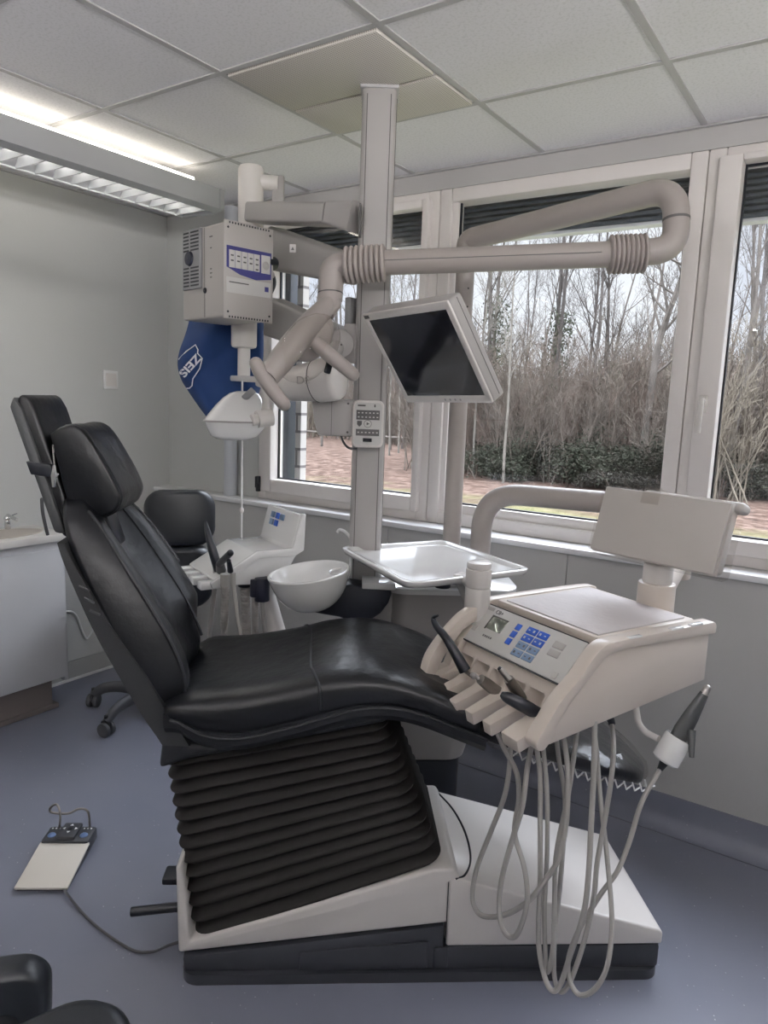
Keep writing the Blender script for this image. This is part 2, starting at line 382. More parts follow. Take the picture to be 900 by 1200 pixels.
# ceiling: tiles, grid strips
c = MB(); gx = [-.632-.6085*k for k in range(-3, 5)]; gy = [1.73-.598*k for k in range(-2, 7)]
c.box(((XL+XR)/2, (YF+YB)/2+.05, ZC+.06), (XR-XL+.3, YB-YF+.3, .1))
ceil = build(c, 'ceiling', 'tile', kind='structure')
g = MB()
for x in gx: g.box((x, (YF+YB)/2, ZC+.0085), (.022, YB-YF, .005))
for y in gy:
    if y < YB-.03: g.box(((XL+XR)/2, y, ZC+.0080), (XR-XL, .022, .005))
g.box(((XL+XR)/2, YB-.008, ZC+.006), (XR-XL, .018, .008)); g.box((XL+.009, (YF+YB)/2, ZC+.006), (.018, YB-YF, .008))
build(g, 'trim_3', 'grid', kind='structure', label='grey grid strips between the ceiling tiles')
pt = MB(); pt.box((gx[5]+.304, 1.9, ZC+.0035), (.575, .31, .012), bev=.003); pt.box((gx[5]+.304, 2.19, ZC+.0035), (.575, .245, .012), bev=.003)
build(pt, 'ceiling_panel', 'perf', label='beige perforated metal tile in the ceiling around the top of the column', cat='ceiling tile')
# walls
w = MB(); w.box((XL-.06, (YF+3.1)/2, 1.3), (.12, 3.1-YF+.2, 2.62)); build(w, 'wall_left', 'wall', kind='structure')
build(MB().box((XR+.06, (YF+3.1)/2, 1.3), (.12, 3.1-YF+.2, 2.62)), 'wall_right', 'wall', kind='structure')
build(MB().box(((XL+XR)/2, YF-.06, 1.3), (XR-XL+.2, .12, 2.62)), 'wall_front', 'wall', kind='structure')
w = MB(); w.box((-3.17, 3.02, 1.8), (.742, .24, 1.59)); w.box((2.0, 3.02, 1.8), (.7, .24, 1.59))
build(w, 'wall_back', 'wall', kind='structure')
w = MB(); w.box(((-2.80+1.66)/2, 3.02, 2.56), (1.66+2.80, .24, .078)); build(w, 'trim_4', 'header', kind='structure', label='plain white strip above the windows')
w = MB(); x = XL
for x1 in (-2.62, -1.86, -.98, -.1, .78, 1.6, XR):
    w.box(((x+x1)/2, 2.955, .55), (x1-x-.0035, .31, .93), bev=.002); x = x1
w.box(((XL+XR)/2, 3.0, .5), (XR-XL, .2, 1.0))
build(w, 'wall_back_parapet', 'parapet', kind='structure')
build(MB().box(((XL+XR)/2, 2.86, 1.024), (XR-XL, .165, .026), bev=.006), 'trim_5', 'sill', kind='structure', label='white window sill board')

# windows: frame, sash, glass, handle
def ring(mb, x0, x1, z0, z1, wd, y0, y1, bev=.006):
    for a, b, c_, d in ((x0, x0+wd, z0, z1), (x1-wd, x1, z0, z1), (x0+wd, x1-wd, z1-wd, z1), (x0+wd, x1-wd, z0, z0+wd)):
        mb.box(((a+b)/2, (y0+y1)/2, (c_+d)/2), (b-a, y1-y0, d-c_), bev=bev)
def window(n, x0, x1, gl, gr, gz0, gz1, sash, label):
    t = thing('window_%d' % n, label, None, (x0, 2.9, 1.04), kind='structure')
    fr = MB(); ring(fr, x0, x1, 1.037, 2.521, .058, 2.90, 3.0); build(fr, 'window_frame', 'frame', t)
    s = MB(); yf = 2.872 if sash else 2.915
    X0, X1, Z0, Z1 = x0+.04, x1-.04, 1.037+.045, 2.521-.035
    for a, b, c_, d in ((X0, gl, Z0, Z1), (gr, X1, Z0, Z1), (gl, gr, gz1, Z1), (gl, gr, Z0, gz0)):
        s.box(((a+b)/2, (yf+2.97)/2, (c_+d)/2), (b-a, 2.97-yf, d-c_), bev=.007)
    sh = build(s, 'sash', 'frame', t)
    k = MB(); ring(k, gl-.001, gr+.001, gz0-.001, gz1+.001, .008, 2.932, 2.945, .001); build(k, 'gasket', 'black', sh)
    build(MB().box(((gl+gr)/2, 2.94, (gz0+gz1)/2), (gr-gl, .006, gz1-gz0)), 'window_pane', 'glass', t)
    return t, sh
w1, s1 = window(1, -2.80, -1.715, -2.685, -1.79, 1.152, 2.45, True, 'white framed window left of and behind the ceiling column')
w2, s2 = window(2, -1.712, -.612, -1.628, -.645, 1.135, 2.478, False, 'large white framed window in the middle of the back wall')
w3, s3 = window(3, -.609, 1.66, -.492, 1.54, 1.14, 2.462, True, 'white framed window with a handle at the right edge of the photo')
h = MB(); h.box((-.54, 2.866, 1.625), (.030, .012, .065), bev=.004); h.cyl((-.54, 2.862, 1.635), (-.54, 2.83, 1.635), .009)
h.tube(fillet([(-.54, 2.832, 1.645), (-.54, 2.832, 1.60), (-.543, 2.838, 1.52)], .01), [.010]*11, 10, sq=.7)
build(h, 'window_handle', 'white', s3)
h = MB(); h.box((-2.768, 2.868, 1.12), (.022, .02, .085), bev=.004); h.cyl((-2.775, 2.862, 1.10), (-2.775, 2.862, 1.16), .009)
build(h, 'hinge', 'black', s1)
# roller blinds outside
for n, (x0, x1, zb) in enumerate(((-2.74, -1.75, 2.325), (-1.69, -.60, 2.325), (-.55, 1.6, 2.30))):
    bl = thing('exterior_blind', ('raised slate grey slat blind outside the window behind the column', 'raised slate grey slat blind at the top of the large middle window', 'raised slate grey slat blind outside the right edge window')[n], 'blind', (x0, 3.06, zb), 'raised exterior blinds')
    sl = MB(); k = 9
    for i in range(k):
        z = zb+.02+(.21/k)*i; sl.box(((x0+x1)/2, 3.09, z), (x1-x0, .075, .017), bev=.006)
    build(sl, 'slat_stack', 'blind', bl)
    build(MB().box(((x0+x1)/2, 3.09, zb+.004), (x1-x0, .06, .014), bev=.004), 'bottom_rail', 'pipe', bl)
    for x in (x0+.0, x1): build(MB().box((x, 3.085, 1.82), (.04, .06, 1.44), bev=.004), 'guide_rail', 'rail', bl)
    build(MB().box(((x0+x1)/2, 3.06, 2.545), (x1-x0, .12, .07)), 'head_box', 'blind', bl)

# ================================================================== outside: ground, woodland
GZ = -.30
g = MB()
def gf(a, b):
    x, y = -70+100*a, 3.6+90*b
    return Vector((x, y, GZ+.10*sin(x*.35)*cos(y*.28)*(min(1, b*9))+max(0, y-24)*.03))
g.grid(gf, 40, 60); build(g, 'garden_ground', 'ground', kind='structure', loc=(0, 0, 0), label='leaf litter and rough grass outside the windows')
# white brick pier of the building outside the left window
b = MB(); b.box((-3.05, 3.185, 1.4), (.66, .05, 3.6)); build(b, 'wall_outer_pier', 'brick', kind='structure', loc=(-3.05, 3.185, -.4))

def grow(mb, rng, p, d, L, r, lvl, spec, leafs=None):
    nseg = (9, 6, 4, 3)[lvl]; sides = (7, 4, 3, 3)[lvl]
    pts = [Vector(p)]; q = Vector(d)
    for i in range(nseg):
        q = (q+Vector((rng.uniform(-1, 1), rng.uniform(-1, 1), rng.uniform(-.3, .8)))*spec['wig'][lvl]).normalized()
        pts.append(pts[-1]+q*L/nseg)
    rad = [max(.0035, r*(1-.86*i/nseg)) for i in range(nseg+1)]
    mb.tube(pts, rad, sides, caps=False)
    if leafs is not None and lvl >= 1: leafs.extend(pts[1:])
    if lvl+1 >= len(spec['n']): return
    for k in range(spec['n'][lvl+1]):
        t = rng.uniform(spec['from'][lvl], 1)*nseg*.999; i = int(t); pp = pts[i].lerp(pts[i+1], t-i)
        dd = (pts[i+1]-pts[i]).normalized(); a = rng.uniform(0, 2*pi); sp = spec['ang'][lvl]*rng.uniform(.6, 1.25)
        h = dd.orthogonal().normalized(); h2 = dd.cross(h)
        nd = (dd*cos(sp)+(h*cos(a)+h2*sin(a))*sin(sp)).normalized()
        grow(mb, rng, pp, nd, L*spec['len'][lvl]*rng.uniform(.55, 1.1)*(1-.35*(t/nseg)), rad[i]*.5, lvl+1, spec, leafs)
def leaves(mb, rng, pts, n, s, spread):
    for k in range(n):
        p = rng.choice(pts)+Vector((rng.gauss(0, spread), rng.gauss(0, spread), rng.gauss(0, spread)))
        a, b_ = rng.uniform(0, pi), rng.uniform(0, 2*pi); u = Vector((sin(a)*cos(b_), sin(a)*sin(b_), cos(a))); v = u.orthogonal().normalized()
        q = s*rng.uniform(.6, 1.3); w_ = u.cross(v)
        mb.add([p+u*q, p+v*q*.6+w_*q*.15, p-u*q, p-v*q*.6+w_*q*.15], [(0, 1, 2, 3)])
TS = dict(n=(1, 15, 7, 7), wig=(.09, .16, .22, .25), len=(.42, .5, .5), ang=(.75, .7, .7), **{'from': (.25, .2, .15)})
TS2 = dict(n=(1, 11, 6, 6), wig=(.05, .14, .2, .25), len=(.26, .5, .55), ang=(.5, .6, .6), **{'from': (.3, .2, .15)})
TREES = []
def tree(name, label, cat, rng, x, y, H, r, spec, m, ivy=0, group=None, lean=.06):
    mb = MB(); lf = []
    grow(mb, rng, (x, y, GZ-.1), Vector((rng.uniform(-lean, lean), rng.uniform(-lean, lean), 1)).normalized(), H, r, 0, spec)
    if not ivy: return build(mb, name, m, label=label, cat=cat, group=group, loc=(x, y, GZ), flat=True)
    t = thing(name, label, cat, (x, y, GZ), group); build(mb, 'trunk', m, t, flat=True)
    lm = MB(); pts = [Vector((x+rng.gauss(0, .06), y+rng.gauss(0, .06), GZ+rng.uniform(.3, H*.5))) for k in range(150)]
    leaves(lm, rng, pts, int(ivy*1.8), .045, .17); build(lm, 'ivy', 'ivy', t, flat=True); return t
def dirxy(px, Y):                             # ground spot seen in pixel column px at distance Y
    p = onY(px, 560, Y); return p.x, Y
rng = random.Random(11)
protos = []
for k in range(6):
    x, y = dirxy((560, 640, 700, 760, 470, 880)[k], (21, 24, 20, 26, 23, 22)[k])
    o = tree('bare_tree', 'bare leafless tree standing in the woodland beyond the windows', 'tree', rng, x, y, (11, 13, 10, 14, 12, 12)[k], (.075, .10, .06, .11, .07, .08)[k], TS if k % 2 == 0 else TS2, M['bark'] if k % 3 else M['bark2'], group='bare trees beyond the windows')
    protos.append(o)
spots = []
for k in range(50):
    px = rng.uniform(330, 905) if k < 38 else rng.uniform(905, 1250); Y = rng.uniform(27, 50); spots.append((px, Y))
for px, Y in spots:
    o = protos[rng.randrange(6)].copy(); COL.objects.link(o); x, y = dirxy(px, Y); s_ = rng.uniform(.8, 1.25)
    o.matrix_world = Matrix.Translation((x, y, GZ+max(0, y-24)*.03)) @ Matrix.Rotation(rng.uniform(0, 6.28), 4, 'Z') @ Matrix.Scale(s_, 4)
x, y = dirxy(572, 20); tree('ivy_tree', 'bare tree with ivy-wrapped trunk at the left of the middle window', 'tree', rng, x, y, 10, .09, TS2, M['bark'], ivy=700)
x, y = dirxy(644, 22); tree('ivy_tree', 'bare tree thick with dark ivy near the middle of the large window', 'tree', rng, x, y, 9.5, .10, TS2, M['bark'], ivy=1100)
x, y = dirxy(702, 21); tree('ivy_tree', 'stubby ivy-covered tree right of centre in the large window', 'tree', rng, x, y, 6.0, .13, TS2, M['bark'], ivy=900)
# the forked, leaning tree on the right of the large window
mb = MB(); x, y = dirxy(748, 19)
tk = spline([(x, y, GZ), (x+.1, y, 1.6), (x+.2, y, 3.2), (x+.55, y, 4.6), (x+.9, y, 5.8), (x+1.0, y, 7.5)], 6); mb.tube(tk, [.11*(1-.75*i/len(tk)) for i in range(len(tk))], 8)
for k in range(26):
    i = rng.randrange(9, len(tk)-1); grow(mb, rng, tk[i], Vector((rng.uniform(-1, 1), rng.uniform(-.6, .6), rng.uniform(.2, 1))).normalized(), rng.uniform(1, 2.6), .035, 1, TS)
build(mb, 'forked_tree', 'bark2', label='leaning bare tree with a kinked trunk at the right of the large window', cat='tree', loc=(x, y, GZ), flat=True)
for k, (px, Y, lab) in enumerate(((590, 16, 'thin pale birch trunk just right of the monitor'), (555, 17, 'thin pale birch trunk seen behind the monitor edge'), (455, 20, 'slim pale birch trunk left of the middle window'), (466, 21, 'second slim pale birch trunk close beside the first one'), (848, 18, 'pale bare tree seen through the right edge window'))):
    x, y = dirxy(px, Y); tree('birch_tree', lab, 'tree', rng, x, y, 8, .036 if k < 4 else .09, TS2, M['birch'] if k < 4 else M['bark2'], lean=.05)
# brush: many-stemmed shrubs
SS = dict(n=(1, 8, 5), wig=(.10, .2, .25), len=(.4, .5), ang=(.5, .7), **{'from': (.2, .2)})
def shrub_mesh(rng, stems, H):
    mb = MB()
    for k in range(stems):
        a = rng.uniform(0, 2*pi); q = rng.uniform(.05, .55)
        grow(mb, rng, (rng.gauss(0, .35), rng.gauss(0, .35), 0), Vector((cos(a)*q, sin(a)*q, 1)).normalized(), H*rng.uniform(.5, 1.05), .016, 0, SS)
    return mb
sp = []
for k in range(5):
    x, y = dirxy((540, 620, 720, 780, 870)[k], 19+k*.4)
    mb = shrub_mesh(rng, 26, (2.6, 3.2, 2.8, 3.4, 2.6)[k]); mb.v = [p+Vector((x, y, GZ)) for p in mb.v]
    sp.append(build(mb, 'bare_shrub', ('twig', 'twig2', 'twig3', 'twig', 'twig2')[k], label='leafless many-stemmed shrub in the brush below the bare trees', cat='shrub', group='leafless brush beyond the windows', loc=(x, y, GZ), flat=True))
for k in range(170):
    px = rng.uniform(500, 915) if k < 105 else rng.uniform(340, 500) if k < 125 else rng.uniform(915, 1250); Y = rng.uniform(17, 30) if k < 105 else rng.uniform(25, 33) if k < 125 else rng.uniform(18, 30)
    o = sp[rng.randrange(5)].copy(); COL.objects.link(o); x, y = dirxy(px, Y); s_ = rng.uniform(.75, 1.25)*(1.2 if Y > 23 else 1)
    o.matrix_world = Matrix.Translation((x, y, GZ+max(0, y-24)*.03-.02)) @ Matrix.Rotation(rng.uniform(0, 6.28), 4, 'Z') @ Matrix.Scale(s_, 4)
dk = []  # dark shrubs stand in for a dark reflected band in the panes
for k in range(3):
    x, y = dirxy((600, 690, 770)[k], 18.2)
    t = thing('evergreen_shrub', 'low dark evergreen shrub filling in for a dark reflection before the brush', 'shrub', (x, y, GZ), 'dark evergreen undergrowth')
    mb = shrub_mesh(rng, 9, 1.2); pts = [p.copy() for p in mb.v if p.z > .15]; mb.v = [p+Vector((x, y, GZ)) for p in mb.v]; build(mb, 'stems', 'twig', t, flat=True)
    lm = MB(); leaves(lm, rng, pts, 3600, .036, .16); lm.v = [p+Vector((x, y, GZ)) for p in lm.v]; build(lm, 'leaves', 'dleaf', t, flat=True); dk.append(t)
for k in range(26):
    px = rng.uniform(535, 800) if k < 18 else rng.uniform(830, 910); Y = rng.uniform(16.8, 19.5)
    o = copy_tree(dk[rng.randrange(3)]); x, y = dirxy(px, Y)
    o.matrix_world = Matrix.Translation((x, y, GZ)) @ Matrix.Rotation(rng.uniform(0, 6.28), 4, 'Z') @ Matrix.Diagonal((1.15, 1.15, rng.uniform(.55, .85), 1))
# low rail fence at the wood's edge on the left
f = thing('rail_fence', 'low pale rail at the edge of the wood seen through the left window', 'fence', (dirxy(420, 22)[0], 22, GZ))
x0, x1 = dirxy(340, 22)[0], dirxy(500, 22)[0]
build(MB().cyl((x0, 22, .25), (x1, 22, .25), .035, seg=8), 'rail', 'bark2', f)
for k in range(5): build(MB().cyl((x0+(x1-x0)*k/4, 22, GZ-.05), (x0+(x1-x0)*k/4, 22, .3), .05, seg=8), 'post', 'bark2', f)
# pale low building glimpsed through the brush
x, y = dirxy(770, 48); hb = thing('far_building', 'pale flat building glimpsed through the trees on the right', 'building', (x, y, GZ))
build(MB().box((x, y+2, 1.6), (7, 4, 5.2)), 'wall', 'house', hb); build(MB().box((x, y+2, 4.35), (7.5, 4.5, .3)), 'roof', 'kick', hb)
for k in range(3): build(MB().box((x-2.2+2.2*k, y-.02, 2.2), (1.3, .1, 1.2)), 'window', 'screen', hb)

# ================================================================== dental chair (chair frame: u towards the feet, v away from camera, z up)
TH = radians(37.498); CA = Vector((-1.388, 1.188, 0))
MC = Matrix.Translation(CA) @ Matrix.Rotation(TH, 4, 'Z')
def onV(px, py, v):
    n = MC.to_3x3() @ Vector((0, 1, 0)); p = onP(px, py, CA+n*v, n); q = MC.inverted() @ p; return q
chair = thing('dental_chair', 'large reclined black leather dental chair on a white base with black bellows', 'dental chair', MC)
YZ = Matrix(((1, 0, 0, 0), (0, 0, -1, 0), (0, 1, 0, 0), (0, 0, 0, 1)))     # local xy -> (u,z), local z -> -v
def side(mb_poly, v0, v1, bev=0, seg=3, mb=None):
    return (mb or MB(MC)).prism(mb_poly, -v1, -v0, YZ, bev, seg)
# base: plinth, rear cover, front cover
p = MB(MC); p.prism(rrect(1.345, .47, .045, 6, .650, .22), 0, .030)
side([(-.015, .028), (.70, .028), (.70, .165), (.02, .078), (-.02, .075)], .0, .44, .008, 2, p)
side([(.70, .028), (1.318, .028), (1.318, .102), (.70, .102)], -.004, .444, .010, 2, p)
build(p, 'plinth', 'plinth', chair)
for k, (a, b) in enumerate(((.30, .655), (.672, .712))):
    q = MB(MC); side([(a, .034), (b, .034), (b, .066+.08*(b-.0)), (a, .066+.08*(a-.0))] if k == 0 else [(a, .034), (b, .034), (b, .10), (a, .10)], -.007, .0, .004, 2, q); build(q, 'plinth_panel', 'plinth', chair)
rc = MB(MC)
side([(-.03, .088), (.70, .172), (.72, .172), (.735, .31), (.72, .335), (.66, .335), (.0, .12), (-.018, .36), (-.035, .345)], -.002, .442, .012, 3, rc)
build(rc, 'rear_cover', 'white', chair)
fc = MB(MC)
poly = [(.705, .104), (1.322, .104), (1.322, .140), (1.312, .150), (.72, .312), (.705, .305)]
side(poly, -.006, .446, .014, 3, fc); fco = build(fc, 'front_cover', 'white', chair)
# curved seam between the covers
seam = MB(MC); sp_ = spline([(.722, -.004, .309), (.752, .02, .3045), (.780, .09, .2975), (.790, .18, .295), (.785, .27, .2965), (.765, .36, .3015), (.724, .443, .312)], 8)
seam.tube(sp_, .0030, 6); seam.tube([(.703, -.0045, .11), (.703, -.0045, .30)], .0014, 6); build(seam, 'cover_seam', 'black', fco)
build(MB(MC).box((1.25, .455, .10), (.03, .03, .03), bev=.004), 'latch', 'black', chair)
# levers at the rear
lv = MB(MC); lv.cyl((-.03, .16, .105), (-.06, .16, .105), .022, seg=14); lv.cyl((-.05, .16, .105), (-.20, .15, .096), .0135, seg=12, bev=.003)
build(lv, 'release_lever', 'black', chair)
lv = MB(MC); lv.box((-.095, .26, .135), (.07, .07, .022), bev=.007); lv.cyl((-.09, .26, .125), (-.02, .26, .10), .012)
build(lv, 'foot_lever', 'black', chair)
# bellows: stack of rounded lamellae
NB = 13
bl = MB(MC)
Ln, Rn, Lp, Rp = [], [], [], []
LB = [(.000, .100), (-.075, .655)]; RB = [(.690, .352), (.515, .762)]
rings = []
def bring(a, shrink):
    ax = LB[0][0]+(LB[1][0]-LB[0][0])*a; az = LB[0][1]+(LB[1][1]-LB[0][1])*a
    bx = RB[0][0]+(RB[1][0]-RB[0][0])*a; bz = RB[0][1]+(RB[1][1]-RB[0][1])*a
    ctr = Vector(((ax+bx)/2, .22, (az+bz)/2)); e = Vector((bx-ax, 0, bz-az)); L = e.length; e.normalize(); out = []
    for x, y in rrect(L-2*shrink, .425-2*shrink, .055, 6): 
        sag = -.012*sin(pi*(x/L+.5))*0
        out.append(ctr+e*x+Vector((0, y, sag)))
    return out
for i in range(NB):
    for a, s_ in ((.0, .024), (.05, .008), (.14, .001), (.26, .0), (.40, .004), (.70, .016), (.92, .026)):
        t = (i+a)/NB; t = t**.92 if i else t
        rings.append(bring(min(1, t), s_))
bl.loft(rings); build(bl, 'bellows', 'rubber', chair, ang=50)
tp_ = MB(MC)
side([(-.075, .628), (.0, .655), (.51, .762), (.54, .79), (.45, .79), (.30, .76), (.10, .70), (-.01, .70), (-.06, .75)], -.01, .45, .02, 3, tp_); build(tp_, 'seat_pan', 'shell', chair)
# seat cushion
us = [-.13, -.03, .0, .05, .134, .239, .344, .428, .513, .599, .733, .775]
zl = smooth_lerp(us, [.770, .775, .760, .735, .727, .750, .782, .806, .813, .797, .745, .728])
zt = smooth_lerp([-.14, -.07, .0, .13, .268, .354, .454, .531, .607, .66, .74, .79], [.80, .815, .838, .853, .880, .902, .910, .900, .876, .856, .812, .780])
def seat_ring(u, s_=1.0, dz=0):
    b, t = zl(u), zt(u); h = (t-b); m = b+h*.5; out = []
    half = .275*s_; n = 36
    for k in range(n):
        a = 2*pi*k/n; c_, q = cos(a), sin(a)
        y = abs(c_)**.34*(1 if c_ > 0 else -1); z = abs(q)**.55*(1 if q > 0 else -1)
        zz = m+z*h*.5*s_
        if z > 0: zz -= .022*h/.1*(1-max(0, z))*.0
        dip = .016*max(0, 1-(y/.7)**2)*(1 if u < .25 else max(0, 1-(u-.25)/.15)) if z > .2 else 0
        out.append(Vector((u, .22+half*y, zz-dip)))
    return out
s = MB(MC); rs = []
U = [-.072+i*(.775+.072)/44 for i in range(45)]
for i, u in enumerate(U):
    e = min((u-U[0])/.05, (U[-1]-u)/.03, 1); rs.append(seat_ring(u, .62+.38*math.sqrt(max(0, 1-(1-e)**2))))
s.loft(rs); st = build(s, 'seat', 'leather', chair, ang=60)
# seat piping and the cross seam
pp = MB(MC)
edge = [Vector((u, .22-.276, zl(u)+.012)) for u in U[2:]]; edge2 = [Vector((u, .22+.276, zl(u)+.012)) for u in U[2:]]
pp.tube(edge, .0045, 8); pp.tube(edge2, .0045, 8)
cs = []
for k in range(-3, 40):
    if not 1 <= k <= 17: continue
    cs.append(seat_ring(.305-.036*cos(2*pi*k/36), 1.0)[k]+Vector((0, 0, -.001)))
cs = cs+[seat_ring(.342)[18], seat_ring(.344)[19]]
pp.tube(spline(cs, 3), .0048, 8); build(pp, 'piping', 'stitch', st)
# seat underside lip
ul = MB(MC); rr = []
for u in U[1:]:
    z = zl(u); rr.append([Vector((u, .22+y*.262, z+dz)) for y, dz in ((-1, .02), (-1, -.014), (-.93, -.034), (.93, -.034), (1, -.014), (1, .02))])
ul.loft(rr); build(ul, 'seat_shell', 'shell', chair)
# leg rest with clear film cover
lx = [.74, .80, .88, .98, 1.08, 1.18, 1.25, 1.30]
lzt = smooth_lerp(lx, [.80, .782, .752, .716, .678, .636, .598, .560]); lzb = smooth_lerp(lx, [.725, .70, .675, .640, .604, .566, .536, .528])
lw = smooth_lerp(lx, [.26, .26, .255, .25, .235, .20, .15, .06])
def leg_ring(u, g):
    b, t, w_ = lzb(u)-g, lzt(u)+g, lw(u)+g; out = []
    for k in range(28):
        a = 2*pi*k/28; c_, q = cos(a), sin(a)
        out.append(Vector((u, .22+w_*abs(c_)**.5*(1 if c_ > 0 else -1), (b+t)/2+(t-b)/2*abs(q)**.6*(1 if q > 0 else -1))))
    return out
lu = [.745+i*.55/30 for i in range(31)]
lr = MB(MC).loft([leg_ring(u, 0) for u in lu]); lro = build(lr, 'leg_rest', 'leather', chair, ang=60)
fr_ = random.Random(3); fm = MB(MC); fl = []
for i, u in enumerate([.79+i*.515/24 for i in range(25)]):
    fl.append([p+Vector((0, fr_.gauss(0, .0025), fr_.gauss(0, .003))) for p in leg_ring(u, .012)])
fm.loft(fl); build(fm, 'plastic_cover', 'film', lro, ang=25)
el = MB(MC)
for i in range(15):
    u = .83+i*.031; z = lzb(u)-.014; el.tube([Vector((u, .22-lw(u)-.014, z+.040)), Vector((u+.012, .22-lw(u)-.006, z+.012)), Vector((u+.050, .22-lw(u)*.8, z-.001))], .0024, 5)
build(el, 'elastic_hem', 'wcable', lro)
# backrest
def zz(z): return (z-.77)/(1.30-.77)
ub = smooth_lerp([.66, .71, .79, .896, .986, 1.107, 1.20, 1.27, 1.32], [-.03, -.055, -.105, -.160, -.205, -.258, -.298, -.322, -.33])
uf = smooth_lerp([.76, .81, .875, .977, 1.088, 1.196, 1.26, 1.29, 1.32], [-.045, -.015, -.008, -.045, -.108, -.178, -.225, -.255, -.285])
hw = smooth_lerp([.76, .80, .86, .95, 1.05, 1.15, 1.22, 1.27, 1.31, 1.33], [.19, .212, .222, .225, .225, .215, .198, .175, .14, .10])
rc_ = smooth_lerp([.76, .9, 1.05, 1.2, 1.30], [.030, .05, .06, .055, .03])
def back_ring(z):
    n = 25; a, b, w_, rr_ = ub(z), uf(z), hw(z), rc_(z); out = []; th_ = b-a
    for k in range(n):
        q = -1+2*k/(n-1); edge_ = max(0, (abs(q)-.86)/.14); roll = (1-math.sqrt(max(0, 1-edge_**2)))*th_*.72
        val = rr_*max(0, cos(min(1, abs(q)/.62)*pi/2))**1.0
        far = .045*max(0, q)*min(1, max(0, (.99-z)/.08)); out.append(Vector((b-roll-val-far, .205+w_*q, z)))
    for k in range(n):
        q = 1-2*k/(n-1); edge_ = max(0, (abs(q)-.7)/.3); roll = (1-math.sqrt(max(0, 1-edge_**2)))*th_*.25
        out.append(Vector((a+roll, .205+w_*q, z)))
    return out
zs = [.775+i*(1.318-.775)/40 for i in range(41)]
b = MB(MC); b.loft([back_ring(z) for z in zs]); bk = build(b, 'backrest', 'leather', chair, ang=55)
pp = MB(MC)
for sgn in (-1, 1):
    pp.tube([Vector((uf(z)-.003-(.045*.87*min(1, max(0, (.99-z)/.08)) if sgn > 0 else 0), .205+sgn*hw(z)*.88, z)) for z in zs[(23 if sgn > 0 else 1):-2]], .0065, 8)
    pp.tube([Vector((uf(z)-rc_(z)*max(0, cos(.50/.62*pi/2))-.001, .205+sgn*hw(z)*.50, z)) for z in zs[8:-4]], .0045, 6)
build(pp, 'piping', 'stitch', bk)
# back shell (plastic) with embossed ribs
sh = MB(MC); rr = []
for z in [.70+i*(1.22-.70)/20 for i in range(21)]:
    a, w_ = ub(z)-.012, hw(max(z, .86))+.002
    dd_ = .015+.055*min(1, max(0, (1.24-z)/.35)); rr.append([Vector((a+dd_, .205+w_*q*1.015, z)) for q in (-1, -.9, -.5, 0, .5, .9, 1)]+[Vector((a-.012*(1-q*q), .205+w_*q*.99, z)) for q in (1, .9, .5, 0, -.5, -.9, -1)])
sh.loft(rr); shl = build(sh, 'back_shell', 'shell3', chair)
rb = MB(MC)
for k in range(3):
    z = 1.06+.03*k; rb.tube([Vector((ub(z)+.005, .205-hw(z)-.006, z)), Vector((ub(z)+.030, .205-hw(z)-.006, z-.012))], .0035, 6)
build(rb, 'grip_rib', 'shell2', shl)
jn = MB(MC); side([(-.085, .72), (-.035, .66), (.01, .69), (.0, .765), (-.07, .80), (-.12, .80)], .03, .41, .03, 3, jn); build(jn, 'back_joint', 'shell', chair)
# headrest slab (sliding carrier) and cushion
def skew(poly, v0, v1, bev, m, name, par, dv=0, seg=3): 
    mb = MB(MC); side(poly, v0, v1, bev, seg, mb); return build(mb, name, m, par)
hr = skew([(-.345, 1.215), (-.372, 1.29), (-.452, 1.545), (-.440, 1.582), (-.418, 1.575), (-.402, 1.545), (-.320, 1.28), (-.285, 1.20)], .11, .335, .016, 'leather', 'headrest_carrier', chair)
sl = MB(MC); side([(-.362, 1.225), (-.385, 1.30), (-.462, 1.548), (-.452, 1.576), (-.43, 1.545), (-.352, 1.29), (-.33, 1.225)], .100, .345, .010, 2, sl); build(sl, 'carrier_shell', 'shell2', hr)
bd = MB(MC); side([(-.424, 1.412), (-.413, 1.378), (-.352, 1.372), (-.363, 1.405)], .096, .349, .003, 2, bd); build(bd, 'elastic_band', 'black', hr)
kb = MB(MC); kb.cyl((-.448, .22, 1.455), (-.470, .22, 1.462), .010); build(kb, 'knob', 'steel', hr)
hc = MB(MC)
prof = [(-.366, 1.485), (-.33, 1.507), (-.285, 1.500), (-.232, 1.42), (-.195, 1.345), (-.192, 1.31), (-.215, 1.278), (-.290, 1.256), (-.318, 1.275)]
pr = [(q.x, q.y) for q in spline([Vector((a, b, 0)) for a, b in prof+[prof[0]]], 5)[:-1]]
cx_ = sum(p[0] for p in pr)/len(pr); cz_ = sum(p[1] for p in pr)/len(pr)
rings = []
for v, s_ in ((.098, .90), (.101, .95), (.108, .98), (.13, .995), (.16, 1.0), (.20, .985), (.24, .985), (.28, 1.0), (.31, .99), (.328, .96), (.338, .90), (.342, .80)):
    rings.append([Vector((cx_+(x-cx_)*s_, v, cz_+(z-cz_)*s_)) for x, z in pr])
hc.loft(rings); hco = build(hc, 'headrest_cushion', 'leather', chair, ang=55)
hp = MB(MC); hp.tube([Vector((cx_+(x-cx_)*.975, .113, cz_+(z-cz_)*.975)) for x, z in pr[5:32]], .0035, 6); build(hp, 'piping', 'stitch', hco)
# strap between back and headrest
stp = MB(MC); side([(-.30, 1.30), (-.26, 1.305), (-.22, 1.18), (-.27, 1.18)], .17, .25, .005, 2, stp); build(stp, 'strap', 'black', chair)
